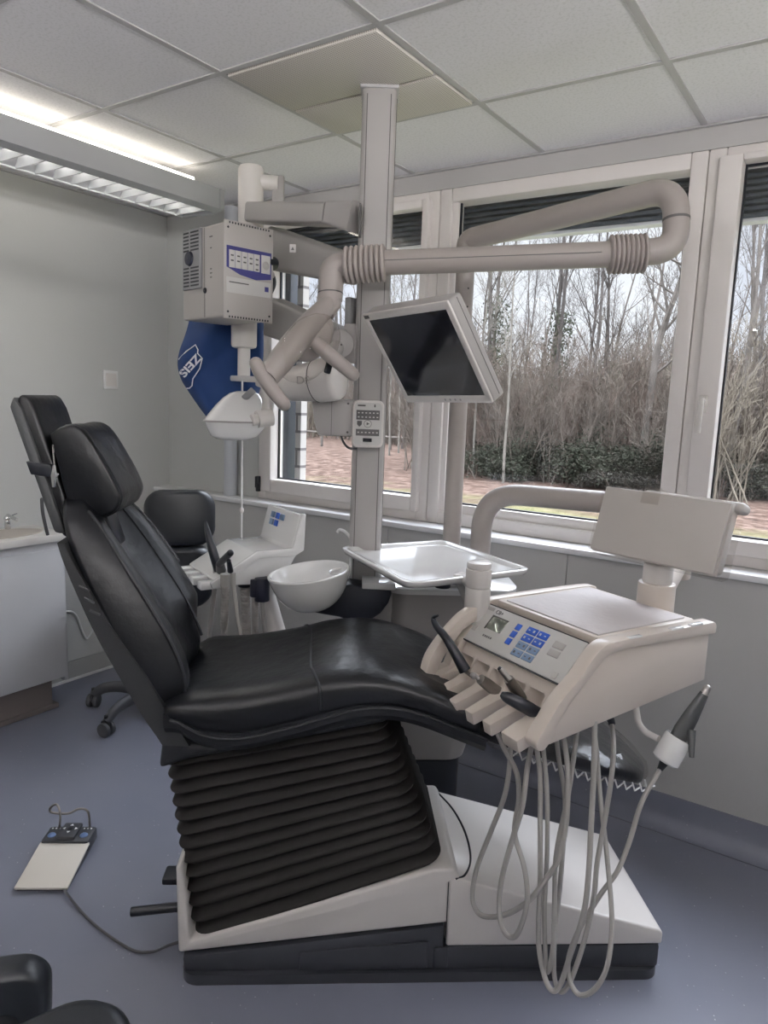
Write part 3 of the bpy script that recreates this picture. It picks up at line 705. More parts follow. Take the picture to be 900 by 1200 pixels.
# napkin clip on its beaded chain, hanging at the headrest
cl = thing('napkin_clip', 'small silver bib clip on a beaded chain hanging beside the headrest', 'clip', MC @ Matrix.Translation((-.34, .09, 1.40)))
ch = MB(MC); P = [onV(62, 522, .09), onV(63, 530, .09), onV(63.5, 545, .09)]
for k in range(14): q = P[0].lerp(P[2], k/13); ch.ball(q, .0028, 8)
build(ch, 'bead_chain', 'steel', cl)
cq = MB(MC); a, b = onV(63.5, 545, .088), onV(63, 571, .088); cq.tube([a, a.lerp(b, .5), b], [.0035, .008, .004], 8, sq=.4); a2 = onV(69, 555, .088); cq.tube([a.lerp(b, .55), a2], [.006, .003], 8, sq=.5)
build(cq, 'clip', 'chrome', cl)

# ================================================================== foot control
pts = [onZ(18, 1045, .022), onZ(80, 1045, .022)]; ex = (pts[1]-pts[0]).normalized(); ey = Vector((-ex.y, ex.x, 0))
FO = onZ(49, 1045, .0); MF = frame(FO, ex, ey)
fp = thing('foot_control', 'dental foot pedal with a pale tread plate and dark button console on the floor', 'foot pedal', MF)
b = MB(MF); b.box((0, .235, .028), (.165, .095, .050), bev=.012); b.prism([(-.08, .0), (.08, .0), (.08, .22), (-.08, .22)], .002, .016, bev=.004)
build(b, 'body', 'pedal', fp)
b = MB(MF); T = Matrix.Translation((0, .095, .027)) @ Matrix.Rotation(radians(7), 4, 'X'); b.box((0, 0, 0), (.168, .205, .010), T, .003); build(b, 'tread_plate', 'tread', fp)
b = MB(MF); b.box((0, .24, .056), (.062, .088, .016), bev=.006); cr = build(b, 'rocker_pad', 'pedal', fp)
b = MB(MF)
for k in range(4):
    T = Matrix.Translation((0, .245, .0645)) @ Matrix.Rotation(pi/2*k, 4, 'Z'); b.prism([(-.006, .017), (.006, .017), (0, .026)], 0, .001, T)
build(b, 'arrow', 'wink', cr); build(MB(MF).box((0, .245, .065), (.02, .018, .004), bev=.002), 'button', 'black', cr)
for x in (-.055, .055):
    build(MB(MF).ball((x, .222, .052), .0145, 16, sc=(1, 1, .6)), 'button', 'pblue', fp)
    t = MB(MF)
    for k in range(3): t.box((x-.012+.012*k, .262, .0535), (.005, .006, .001))
    build(t, 'marking', 'wink', fp)
b = MB(MF); b.tube(spline([(-.045, .262, .05), (-.045, .275, .10), (-.062, .29, .128), (-.085, .29, .115), (-.078, .285, .10), (-.02, .28, .10), (.02, .28, .118), (.052, .275, .11), (.06, .268, .05)], 8), .0042, 8)
build(b, 'wire_handle', 'dsteel', fp)
b = MB(); cb = [onZ(*q) for q in ((75, 1043, .012), (95, 1068, .006), (115, 1087, .006), (140, 1105, .006), (160, 1115, .006), (180, 1115, .02))]+[MC @ onV(197, 1108, .03), MC @ onV(213, 1103, .03)]
b.tube(spline(cb, 8), .0042, 8); build(b, 'cable', 'cable', fp)

# ================================================================== delivery unit over the patient's lap
A0 = radians(-24); TX = Vector((cos(A0), sin(A0), 0)); TY = Vector((-sin(A0), cos(A0), 0)); TO = onZ(583, 702, 1.05); TO.z = 0
MT = frame(TO, TX, TY)
def tY(px, py, y): return onP(px, py, TO+TY*y, TY)
def tX(px, py, x): return onP(px, py, TO+TX*x, TX)
def tl(P): return MT.inverted() @ P
du = thing('delivery_unit', 'cream dentist delivery console with keypad, tool rests and grey mat above the footrest', 'dental unit', MT @ Matrix.Translation((.2, .1, .86)))
XZ = Matrix(((0, 0, 1, 0), (1, 0, 0, 0), (0, 1, 0, 0), (0, 0, 0, 1)))          # local (a,b,c) -> y=a, z=b, x=c
body = [(-.085, .842), (.12, .852), (.405, .882), (.402, 1.024), (.35, 1.030), (.0, 1.028), (-.02, 1.018), (-.060, .965), (-.088, .90)]
b = MB(MT).prism(body, .0, .385, XZ, .006); build(b, 'housing', 'cream', du)
# right cheek: rim following the profile plus thin panel
rim = [(.415, 1.012), (.41, 1.042), (.35, 1.047), (.05, 1.050), (-.02, 1.045), (-.06, 1.017), (-.096, .978), (-.15, .936), (-.19, .888), (-.222, .845), (-.205, .822), (-.18, .835), (-.155, .88), (-.11, .93), (-.06, .975), (-.01, 1.015), (.05, 1.025)]
rim_s = [(q.x, q.y) for q in spline([Vector((x, y, 0)) for x, y in rim], 3)]
b = MB(MT).prism(rim_s, .370, .412, XZ, .005); build(b, 'right_rim', 'cream', du)
b = MB(MT).prism([(.398, .882), (.396, 1.03), (.0, 1.035), (-.055, 1.0), (-.11, .955), (-.16, .905), (-.208, .83), (-.17, .828), (.126, .856)], .385, .404, XZ, .004); build(b, 'right_cheek', 'cream', du)
# left arch with the open window under it
lo_ = [(.41, 1.042), (.35, 1.050), (.03, 1.052), (-.036, 1.044), (-.114, 1.019), (-.182, .964), (-.225, .912), (-.240, .86)]
lo_s = [(q.x, q.y) for q in spline([Vector((x, y, 0)) for x, y in lo_], 4)]
la = lo_s+[(-.218, .846), (-.198, .872), (-.180, .905), (-.118, .974), (-.06, 1.0), (-.02, 1.012), (.03, 1.022), (.35, 1.022), (.41, 1.014)]
b = MB(MT).prism(la, -.034, .0, XZ, .005)
b.prism([(-.218, .847), (-.198, .871), (-.158, .878), (-.140, .920), (-.108, .958), (-.06, 1.001), (-.01, 1.001), (-.01, .87), (-.12, .852)], -.033, -.002, XZ, .002); build(b, 'left_arch', 'cream', du)
# comb of tool rests
xs0, pitch = -.012, .0685
poly = []
def slot_poly():
    out = [(-.03, -.12)]
    out.append((-.03, -.248))
    for k in range(5):
        c_ = xs0+pitch*(k+.5); w_ = .0165
        out += [(c_-w_-.003, -.250), (c_-w_, -.205)]
        for j in range(9): a = pi-pi*j/8; out.append((c_+w_*cos(a), -.175+.030*sin(a)))
        out += [(c_+w_, -.200), (c_+w_+.003, -.250)]
    out += [(.372, -.250), (.372, -.12)]; return out
T = Matrix.Translation((0, -.12, .875)) @ Matrix.Rotation(radians(16), 4, 'X') @ Matrix.Translation((0, .12, 0))
b = MB(MT).prism(slot_poly(), -.034, .0, T, .003, 2); build(b, 'tool_rest', 'cream', du)
# scooped fascia between rests and keypad
def fasc(a, t):
    x = -.028+.405*a; y = -.142+.044*t; z = .862+.085*t; d = 0
    for k in range(5):
        c_ = xs0+pitch*(k+.5); q = abs(x-c_)/.0285
        if q < 1: d = max(d, .036*math.sqrt(1-q*q)*max(0, 1-(t/.56)**2)**.5)
    return Vector((x, y+d*.95, z-d*.30))
b = MB(MT).grid(fasc, 120, 14); build(b, 'fascia', 'cream', du, ang=60)
# keypad panel on the slope
PA, PB = Vector((.0, -.108, .946)), Vector((.0, -.022, 1.034)); e2 = (PB-PA); PL = e2.length; e2.normalize()
MP = MT @ frame(Vector((.172, (PA.y+PB.y)/2, (PA.z+PB.z)/2)), Vector((1, 0, 0)), e2)
PWd = .385
b = MB(MP).box((0, 0, .003), (PWd, PL, .006), bev=.002); kp = build(b, 'control_panel', 'panel', du)
b = MB(MP); b.box((0, -PL/2-.002, .003), (PWd, .003, .007)); b.box((0, PL/2+.001, .003), (PWd, .002, .007)); build(b, 'panel_trim', 'black', kp)
b = MB(MP).box((-.100, .012, .0065), (.058, .040, .003), bev=.001); dsp = build(b, 'display', 'lcd', kp)
b = MB(MP); ring_ = [(-.128, -.0075), (-.072, -.0075)]
b.box((-.100, .0335, .007), (.062, .003, .003)); b.box((-.1305, .012, .007), (.003, .046, .003)); build(b, 'display_frame', 'ink', dsp)
for k in range(3): build(MB(MP).box((-.027, .030-.0235*k, .0065), (.019, .019, .003), bev=.0015), 'key', 'blue', kp)
for i in range(4):
    for j in range(2):
        kk = build(MB(MP).box((.022+.040*j, .034-.0235*i, .0065), (.036, .020, .003), bev=.0015), 'key', 'blue' if i < 2 else 'blue2', kp)
        gl = MB(MP)
        for q in range(2): gl.box((.013+.040*j+.017*q, .034-.0235*i, .0082), (.006, .007 if (i+j+q) % 2 else .003, .0006))
        build(gl, 'key_symbol', 'panel' if i < 2 else 'ink', kk)
for i in range(2): build(MB(MP).box((.124, .026-.024*i, .0065), (.036, .019, .003), bev=.0015), 'key', 'grey', kp)
for x, y in ((-.165, -.020), (.165, -.048)): 
    b = MB(MP); b.box((x, y, .0063), (.016, .018, .0015), bev=.0005); build(b, 'mark', 'grey', kp)
build(text_mb('C8+', .017, MP @ Matrix.Translation((-.118, .047, .0062))), 'lettering', 'ink', kp)
b = MB(MP); b.box((-.160, .050, .0062), (.036, .010, .001)); build(b, 'badge', 'grey', kp)
b = MB(MP)
for k in range(5): b.box((-.118+.0075*k, -.030, .0062), (.005, .006, .001))
build(b, 'printed_line', 'ink', kp)
# grey mat in a raised rim
b = MB(MT).box((.187, .185, 1.036), (.375, .37, .026), bev=.006); build(b, 'top_plate', 'cream', du)
b = MB(MT).box((.192, .180, 1.050), (.335, .335, .006), bev=.002); build(b, 'top_mat', 'matpad', du)
for y in (.09, .25, .33): build(MB(MT).box((.404, y, 1.046), (.014, .05, .010), bev=.003), 'rail_clip', 'gwhite', du)
# underside: holder arm for the syringe
hx = [tl(tX(745, 828, .36)), tl(tX(748, 848, .38)), tl(tX(756, 858, .40)), tl(tX(772, 866, .44))]
b = MB(MT).tube(fillet(hx, .03), .0085, 10); build(b, 'holder_arm', 'white', du)
RC = tl(tX(786, 880, .47)); GT = tl(tX(828, 808, .50)); gd = (GT-RC).normalized()
b = MB(MT); T = zframe(RC-gd*.030, gd); b.lathe([(.030, 0), (.034, .004), (.034, .066), (.031, .070), (.024, .070), (.024, 0), (.030, 0)], T, 24); build(b, 'holder_ring', 'gwhite', du)
build(MB(MT).cyl((.30, .14, .855), (.30, .14, .838), .012), 'latch_pin', 'steel', du)

# instruments: each one a thing with its own hose
def inst(name, label, cat, base): return thing(name, label, cat, MT @ Matrix.Translation(base), 'instruments in the delivery unit')
def hose(par, pts, r=.0068, m='hose', nm='hose', sub=None):
    b = MB(); P = [Vector((q.x, q.y, max(q.z, r+.003))) for q in pts]; b.tube(spline(P, 8), r, 8); return build(b, nm, m, par)
i1 = inst('scaler_handpiece', 'tall black curved instrument standing in the leftmost tool rest', 'dental instrument', tl(tY(545, 785, -.17)))
pl = [tY(545, 786, -.165), tY(535, 768, -.18), tY(523, 748, -.19), tY(511, 733, -.195), tY(508, 724, -.195), tY(513, 721.5, -.195)]
b = MB().tube(spline(pl, 5), [.0165-.0005*k if k < 16 else .0085-.0006*(k-16) for k in range(26)], 12); build(b, 'grip', 'black', i1)
b = MB().tube([tY(546, 787, -.16), tY(556, 795, -.155)], [.006, .004], 10); build(b, 'tip', 'dsteel', i1)
i2 = inst('handpiece', 'metal handpiece coupling lying in the second tool rest', 'dental instrument', tl(tY(572, 803, -.16)))
b = MB().tube([tY(563, 796, -.185), tY(570, 801, -.165), tY(583, 811, -.14)], [.013, .0155, .016], 14); build(b, 'body', 'dsteel', i2)
b = MB().tube([tY(552, 789.5, -.20), tY(563, 797, -.18)], [.0055, .006], 10); build(b, 'neck', 'steel', i2); build(MB().ball(tY(555, 792, -.197), .009, 10), 'head', 'steel', i2)
i3 = inst('handpiece', 'grey metal handpiece with a thin upright head in the third tool rest', 'dental instrument', tl(tY(603, 808, -.16)))
b = MB().tube([tY(596, 796, -.195), tY(603, 806, -.175), tY(611, 819, -.15)], [.0125, .0145, .0145], 14); build(b, 'body', 'dsteel', i3)
b = MB().tube([tY(586, 784, -.21), tY(597, 797, -.195)], [.0075, .0075], 12); build(b, 'head', 'dsteel', i3); build(MB().cyl(tY(586.5, 784.5, -.212), tY(585, 783, -.212), .0055), 'socket', 'black', i3)
i4 = inst('polymerisation_handpiece', 'black pointed instrument lying in the right hand tool rest', 'dental instrument', tl(tY(610, 826, -.16)))
b = MB().tube(spline([tY(587, 813, -.215), tY(594, 817, -.205), tY(610, 825, -.18), tY(630, 836, -.14)], 5), [.006, .008, .0095, .011, .0125, .0135, .0145, .0150, .0155, .016, .0165, .0165, .0165, .0165, .016, .016], 12); build(b, 'grip', 'black', i4)
i5 = inst('air_water_syringe', 'dark grey syringe gun standing in a white ring at the right of the console', 'syringe', RC)
b = MB(MT); a = RC; P = [a+gd*.02, a+gd*.06, a+gd*.10, a+gd*.14, a+gd*.168]; b.tube(P, [.022, .024, .021, .016, .012], 14, sq=.75); build(b, 'grip', 'shell2', i5)
b = MB(MT); q = gd.cross(Vector((0, 1, 0))).normalized(); q = q if q.z < 0 else -q; b.tube([a+gd*.072+q*.018, a+gd*.02+q*.050-Vector((0, 0, .004))], [.011, .006], 10); build(b, 'trigger', 'shell2', i5)
b = MB(MT); b.cyl(a+gd*.165, a+gd*.180, .0115, .009, 12); b.ball(a+gd*.181, .010, 10); build(b, 'nozzle', 'steel', i5)
b = MB(MT); b.tube([a-gd*.03, a-gd*.055], [.012, .007], 10); build(b, 'strain_relief', 'shell', i5)
# hoses, traced on planes parallel to the console front
def hp(*q): return [tY(x, y, w_) for x, y, w_ in q]
hose(i1, hp((577, 845, -.15), (590, 875, -.14), (605, 905, -.13), (608, 935, -.12), (603, 975, -.13), (614, 1015, -.14), (618, 1048, -.15), (614, 1075, -.16), (603, 1098, -.17), (590, 1090, -.175), (585, 1065, -.17), (588, 1030, -.16), (600, 985, -.15), (612, 945, -.14), (618, 900, -.12), (624, 870, -.10)))
hose(i2, hp((598, 850, -.13), (598, 885, -.13), (592, 930, -.13), (575, 975, -.14), (558, 1020, -.15), (554, 1055, -.16), (565, 1073, -.165), (592, 1072, -.16), (620, 1055, -.14), (640, 1030, -.12), (655, 1005, -.10), (664, 960, -.08), (665, 900, -.06), (660, 862, -.05)))
hose(i3, hp((628, 870, -.11), (633, 910, -.11), (633, 960, -.115), (633, 1030, -.12), (631, 1100, -.12), (637, 1140, -.12), (646, 1160, -.12), (656, 1155, -.11), (668, 1120, -.10), (684, 1070, -.09), (690, 1020, -.08), (693, 960, -.06), (696, 900, -.04), (697, 845, -.02)))
hose(i4, hp((636, 870, -.10), (641, 930, -.10), (641, 1000, -.10), (638, 1070, -.10), (640, 1130, -.10), (643, 1137, -.10), (648, 1110, -.10), (650, 1050, -.09), (652, 1000, -.08), (665, 935, -.06), (672, 890, -.04), (677, 850, -.02)), .0062)
hose(i5, [MT @ (a-gd*.05), tY(752, 940, .10), tY(738, 985, .06), tY(724, 1020, .02), tY(706, 1045, -.02), tY(690, 1070, -.04), tY(676, 1095, -.06), tY(666, 1125, -.08), tY(668, 1150, -.09), tY(680, 1166, -.09), tY(698, 1158, -.08), tY(712, 1130, -.06), tY(717, 1080, -.03), tY(712, 1010, .0), tY(704, 940, .04), tY(699, 880, .07), tY(695, 845, .10)], .0062)
sp5 = thing('spare_hose', 'grey hose with a black plug looping down from under the console\'s right side', 'hose', MT @ Matrix.Translation((.33, .08, .84)), 'instruments in the delivery unit')
b = MB().tube([tX(714, 838, .34), tX(717, 848, .34)], [.011, .0095], 12); build(b, 'plug', 'black', sp5)
hose(sp5, [tX(717, 848, .34)]+hp((719, 875, .04), (716, 915, .02), (708, 965, 0), (700, 1010, -.02), (696, 1050, -.04), (688, 1090, -.05), (676, 1130, -.07), (664, 1158, -.085), (654, 1160, -.09), (649, 1135, -.09), (651, 1085, -.08), (656, 1040, -.07), (660, 990, -.06), (662, 935, -.04), (655, 890, -.03), (651, 856, -.03)), .0062)

# ================================================================== ceiling column
MCOL = Matrix.Translation((-1.472, 2.074, 0)) @ Matrix.Rotation(TH-radians(4), 4, 'Z')
co = thing('ceiling_column', 'white square-edged column running from floor to ceiling behind the dental chair', 'column', MCOL)
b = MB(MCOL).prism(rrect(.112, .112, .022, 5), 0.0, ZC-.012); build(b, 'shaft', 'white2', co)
b = MB(MCOL)
for x in (-.038, .038): b.box((x, -.0565, 1.29), (.0025, .002, 2.55))
b.box((.0565, -.02, 1.29), (.002, .0025, 2.55)); build(b, 'groove', 'ink', co)
b = MB(MCOL).box((0, 0, ZC-.006), (.124, .124, .012), bev=.003); build(b, 'ceiling_collar', 'grid', co)

# ================================================================== water unit with spittoon
def CV(P): return MC.inverted() @ Vector(P)
wu = thing('water_unit', 'white dental water unit with spittoon bowl and dark bracket beside the column', 'dental unit', MC @ Matrix.Translation((.70, .85, 0)))
def foot(u0, u1, v0, v1, r, z, lip=0):
    out = []
    for x, y in rrect(u1-u0, v1-v0, r, 6, (u0+u1)/2, (v0+v1)/2): out.append(Vector((x, y, z)))
    return out
b = MB(MC); b.loft([foot(.575, .855, .70, 1.0, .07, z) for z in (.0, .280)]+[foot(.582, .848, .707, .993, .07, .286)]); build(b, 'plinth', 'plinth', wu)
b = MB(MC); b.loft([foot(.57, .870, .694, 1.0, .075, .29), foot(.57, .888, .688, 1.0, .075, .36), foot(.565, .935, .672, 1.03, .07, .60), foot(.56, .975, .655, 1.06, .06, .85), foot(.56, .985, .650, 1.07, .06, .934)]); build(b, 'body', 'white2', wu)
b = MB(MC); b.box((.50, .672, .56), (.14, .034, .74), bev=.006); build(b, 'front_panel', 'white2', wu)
b = MB(MC); b.loft([foot(.537, 1.02, .625, 1.10, .09, z) for z in (.936, .939, .954)]+[foot(.541, 1.016, .629, 1.096, .09, .957)]); dk_ = build(b, 'deck', 'gwhite', wu)
b = MB(MC); b.box((.80, .84, .9572), (.003, .42, .001)); build(b, 'deck_joint', 'ink', dk_)
b = MB(MC); b.cyl((.745, .66, .955), (.745, .66, .972), .028, seg=20, bev=.004); build(b, 'deck_button', 'rail', dk_)
b = MB(MC); b.cyl((.865, .66, .955), (.865, .66, .985), .038, seg=24, bev=.005); build(b, 'tray_foot', 'white', dk_)
# dark bracket
vb = .60
poly = [onV(x, y, vb) for x, y in ((362, 716), (380, 719.5), (398, 722.5), (408, 727), (420, 729), (434, 726), (446, 718), (455, 706), (460, 692), (440, 689), (410, 684), (385, 690), (372, 700))]
b = MB(MC); side([(q.x, q.z) for q in poly], .585, .688, .012, 3, b); build(b, 'bracket', 'bracket', wu)
b = MB(MC); q0 = onV(425, 690, .60); side([(onV(424, 689, .60).x, onV(424, 689, .6).z), (onV(463, 691, .6).x, onV(463, 691, .6).z), (onV(463, 691, .6).x, onV(463, 691, .6).z+.022), (onV(424, 689, .6).x, onV(424, 689, .6).z+.022)], .585, .688, .004, 2, b); build(b, 'plate', 'gwhite', wu)
# bowl
BC = at(362, 671.5, 2.40); TB = Matrix.Translation(BC) @ Matrix.Rotation(YAW, 4, 'Z') @ Matrix.Rotation(radians(-8), 4, 'Y') @ Matrix.Rotation(radians(2), 4, 'X')
R_ = .137
prof = [(.0001, -.128), (.03, -.127), (.065, -.116), (.095, -.092), (.118, -.058), (.131, -.020), (R_, -.002), (R_+.001, .004), (R_-.004, .007), (R_-.010, .003), (.118, -.022), (.10, -.048), (.075, -.066), (.04, -.076), (.0001, -.078)]
pz = spline([Vector((r, z, 0)) for r, z in prof], 3)
b = MB().lathe([(max(1e-4, p.x), p.y) for p in pz], TB, 48); bo = build(b, 'spittoon_bowl', 'gwhite', wu, ang=60)
b = MB(); b.lathe([(.001, -.073), (.016, -.072), (.018, -.0765)], TB, 16); build(b, 'drain', 'chrome', bo)
b = MB(); TT = TB @ Matrix.Translation((.098, .035, -.016)); b.lathe([(.034, 0), (.036, .003), (.034, .006), (.030, .004), (.03, 0), (.034, 0)], TT, 24); build(b, 'sieve_ring', 'gwhite', bo)
# glass filler spouts
b = MB(); P = [at(413, 680, 2.56), at(417, 664, 2.57), at(418, 648, 2.58), at(413, 634, 2.58), at(405, 624, 2.58), at(398, 621, 2.58), at(395, 624, 2.58)]; b.tube(spline(P, 6), .0065, 10); build(b, 'glass_filler', 'gwhite', wu)
b = MB(); P = [at(405, 682, 2.52), at(410, 668, 2.53), at(411, 655, 2.54), at(413, 642, 2.55)]; b.tube(spline(P, 6), .0055, 10); build(b, 'bowl_rinser', 'gwhite', wu)
# arm with knob post that carries the tray
KN = at(560, 690, 2.05); KN.z = 1.05
b = MB(); b.cyl((KN.x, KN.y, .99), (KN.x, KN.y, 1.085), .036, seg=28, bev=.003); b.cyl((KN.x, KN.y, 1.0845), (KN.x, KN.y, 1.138), .0365, seg=28, bev=.004); build(b, 'knob_post', 'white', wu)
b = MB(); b.cyl((KN.x, KN.y, 1.1375), (KN.x, KN.y, 1.157), .0345, seg=28, bev=.005); build(b, 'knob', 'white', wu)
e_ = MC @ Vector((.80, .68, 1.005)); b = MB(); b.tube([Vector((KN.x, KN.y, 1.005)), Vector((e_.x, e_.y, 1.005))], .022, 14); build(b, 'tray_arm', 'white2', wu)
b = MB(); b.cyl((e_.x, e_.y, .966), (e_.x, e_.y, 1.03), .03, bev=.004); build(b, 'arm_pivot', 'white2', wu)
# instrument tray
ZT = 1.085
cor = [onZ(398, 641, ZT), onZ(520, 632.5, ZT), onZ(624, 667, ZT), onZ(478, 685, ZT)]
ctr = sum(cor, Vector())/4
def tray_ring(ins, z, r):
    P = [c_+(ctr-c_).normalized()*ins*1.414 for c_ in cor]; out = []
    for i in range(4):
        p, a, b_ = P[i], P[i-1]-P[i], P[(i+1) % 4]-P[i]; rr = r if i != 3 else r*1.6; a = a.normalized()*rr; b_ = b_.normalized()*rr
        for k in range(7): t = k/6; q = p+a*(1-t)**2+b_*t*t; out.append(Vector((q.x, q.y, z)))
    return out
tr = thing('instrument_tray', 'large empty glossy white instrument tray behind the delivery console', 'tray', Matrix.Translation((ctr.x, ctr.y, ZT-.02)))
b = MB(); b.loft([tray_ring(.02, ZT-.022, .03), tray_ring(.008, ZT-.019, .035), tray_ring(.0, ZT-.006, .04), tray_ring(.0, ZT, .04), tray_ring(.003, ZT+.002, .04), tray_ring(.018, ZT+.001, .035), tray_ring(.026, ZT-.009, .03), tray_ring(.03, ZT-.0105, .03)])
build(b, 'pan', 'gwhite', tr, ang=50)
b = MB(); a = onZ(543, 677, ZT-.01); b.tube([Vector((a.x, a.y, ZT-.012)), Vector((KN.x, KN.y, ZT-.002))], .017, 12); b.box((a.x, a.y, ZT-.012), (.05, .05, .03), bev=.008); build(b, 'clamp', 'white', tr)

# ================================================================== operating lamp: post, swing arm, elbow, spring pipe, head
PX, PY = -1.316, 2.43; nP = Vector((PX, PY, 0)).normalized()
ol = thing('operating_lamp', 'operating lamp on a beige post with a long swinging pipe arm across the window', 'lamp', (PX, PY, .97))
ZA = onP(556, 283, Vector((PX, PY, 0)), nP).z
EL = at(787, 232, 2.08); LP = at(768, 296, 2.08)
b = MB(); b.cyl((PX, PY, .96), (PX, PY, ZA), .034, seg=24); b.cyl((PX, PY, .965), (PX, PY, 1.0), .042, seg=24, bev=.005); build(b, 'post', 'beige', ol)
b = MB()
for k in range(7):
    z = 1.75+.065*k; d = Vector((.8, -.6, 0)); c_ = Vector((PX, PY, z))+d*.0335; b.cyl(c_, c_+d*.0012, .0035, seg=8)
build(b, 'screw_hole', 'black', ol)
S0 = Vector((PX, PY, ZA)); e0 = (EL-S0).normalized()
arm = [S0-Vector((0, 0, .10)), S0, EL+e0*.004, LP+Vector((.02, .005, -.005)), LP+(at(735, 297, 2.085)-LP)*1.0]
pth = fillet([S0+Vector((0, 0, -.06)), S0+Vector((0, 0, .005)), at(793, 219, 2.08), at(792, 293, 2.08), at(735, 297, 2.09)], .085, 10)
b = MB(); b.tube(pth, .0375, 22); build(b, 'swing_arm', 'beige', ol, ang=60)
j = at(792.5, 256, 2.08); j2 = at(792.5, 259, 2.08); build(MB().tube([j, j2], .0382, 22), 'joint_ring', 'ink', ol)
def bellows(a, b_, r, n, name, par, m='bellow'):
    mb = MB(); P, R = [], []
    N = n*6
    for i in range(N+1):
        P.append(a.lerp(b_, i/N)); R.append(r*(.80+.20*abs(sin(pi*n*i/N))**.6))
    mb.tube(P, R, 24, hint=(0, 0, 1)); return build(mb, name, m, par, ang=70)
RB_, RE_ = at(757, 297, 2.085), at(713, 298.5, 2.095)
bellows(RB_, RE_, .056, 8, 'bellows', ol)
LB_, LE_ = at(452, 308, 2.185), at(404, 311, 2.20)
b = MB(); b.tube([at(716, 298, 2.09), at(450, 308, 2.19)], .0365, 22); build(b, 'spring_pipe', 'beige', ol)
b = MB(); a, c_ = at(706, 298.5, 2.092), at(455, 307.6, 2.187); dn = Vector((.25, -.9, -.1)).normalized(); b.tube([a+dn*.0365+Vector((0, 0, .004)), c_+dn*.0365+Vector((0, 0, .004))], .0012, 5); build(b, 'seam_line', 'ink', ol)
bellows(LB_, LE_, .056, 8, 'bellows', ol)
ep = fillet([at(412, 310, 2.198), at(389, 312, 2.205), at(386.5, 352, 2.205)], .07, 10)
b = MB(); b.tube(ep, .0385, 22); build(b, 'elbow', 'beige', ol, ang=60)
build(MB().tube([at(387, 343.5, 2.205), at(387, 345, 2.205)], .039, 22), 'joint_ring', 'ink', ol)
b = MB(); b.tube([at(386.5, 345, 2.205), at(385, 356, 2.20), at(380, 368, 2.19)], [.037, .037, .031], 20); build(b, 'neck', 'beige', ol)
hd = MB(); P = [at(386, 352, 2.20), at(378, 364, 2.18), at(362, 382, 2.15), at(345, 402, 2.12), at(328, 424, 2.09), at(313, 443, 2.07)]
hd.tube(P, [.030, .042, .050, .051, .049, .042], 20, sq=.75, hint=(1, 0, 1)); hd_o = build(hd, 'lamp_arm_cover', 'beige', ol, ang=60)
b = MB(); T = zframe(at(368, 396, 2.17), (at(392, 366, 2.19)-at(335, 440, 2.1))); b.ball((0, 0, 0), .066, 24, T, (.60, .8, 1.30)); lh = build(b, 'lamp_head', 'beige', ol, ang=60)
rnd = random.Random(5); b = MB(); T = zframe(at(362, 408, 2.11), (at(395, 372, 2.16)-at(335, 440, 2.1)))
n_ = 26
for i in range(1): 
    rings = []
    for i in range(n_+1):
        a = -pi/2+pi*i/n_; rings.append([Vector(((.062+rnd.gauss(0, .002))*cos(a)*cos(2*pi*k/28), (.078+rnd.gauss(0, .002))*cos(a)*sin(2*pi*k/28), .118*sin(a))) for k in range(28)])
    b.loft(rings, T=T)
build(b, 'plastic_cover', 'film', lh, ang=25)
b = MB(); T = zframe(at(385, 430, 2.12), at(378, 418, 2.12)-at(372, 440, 2.12)); b.box((0, 0, 0), (.012, .02, .04), T, .004); build(b, 'switch', 'black', lh)
b = MB(); P = [at(300, 426, 2.05), at(304, 434, 2.05), at(318, 455, 2.04), at(333, 474, 2.03)]; b.tube(P, [.019, .022, .021, .019], 16); b.ball(P[0], .0188, 14); b.ball(P[-1], .0186, 14); build(b, 'handle', 'beige', ol, ang=60)
b = MB(); P = [at(370, 402, 2.10), at(385, 415, 2.09), at(400, 427, 2.08), at(414, 439, 2.07)]; b.tube(P, [.022, .022, .021, .019], 16); b.ball(P[-1], .0186, 14); build(b, 'handle', 'beige', ol, ang=60)

# ================================================================== monitor on the lamp post
x_ = Vector((.949, -.315, .022)); z_ = Vector((-.25, -.772, -.583)); z_ = (z_-x_*z_.dot(x_)/x_.dot(x_)).normalized(); y_ = z_.cross(x_.normalized())
MM = frame((-1.108, 1.833, 1.728), x_, y_)
mo = thing('monitor', 'beige flat monitor with dark screen tilted down in front of the window', 'monitor', MM)
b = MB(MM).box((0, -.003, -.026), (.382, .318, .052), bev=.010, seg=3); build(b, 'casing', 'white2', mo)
b = MB(MM); b.box((-.0, .146, .0), (.378, .024, .008), bev=.003); b.box((0, -.146, .0), (.378, .026, .008), bev=.003)
for s_ in (-1, 1): b.box((s_*.180, 0, 0), (.020, .30, .008), bev=.003)
build(b, 'bezel', 'white', mo)
build(MB(MM).box((0, 0, .0005), (.342, .272, .004)), 'screen', 'screen', mo)
b = MB(MM); b.box((-.172, .147, .0045), (.022, .010, .001)); build(b, 'badge', 'ink', mo)
b = MB(MM)
for k in range(4): b.cyl((.0+.022*k, -.147, .0035), (.0+.022*k, -.147, .0052), .004, seg=10)
build(b, 'button', 'white2', mo)
b = MB(MM); b.box((.191, .0, -.03), (.0015, .30, .002)); build(b, 'casing_seam', 'ink', mo)
b = MB(MM); b.box((0, 0, -.058), (.12, .12, .014), bev=.004); bp = MM @ Vector((0, 0, -.07)); build(b, 'mount_plate', 'white2', mo)
b = MB(); b.tube([bp, Vector((PX, PY, 1.78))+(bp-Vector((PX, PY, 1.78))).normalized()*.05], .024, 14); b.cyl((PX, PY, 1.73), (PX, PY, 1.83), .046, seg=24, bev=.004); build(b, 'mount_arm', 'white2', mo)

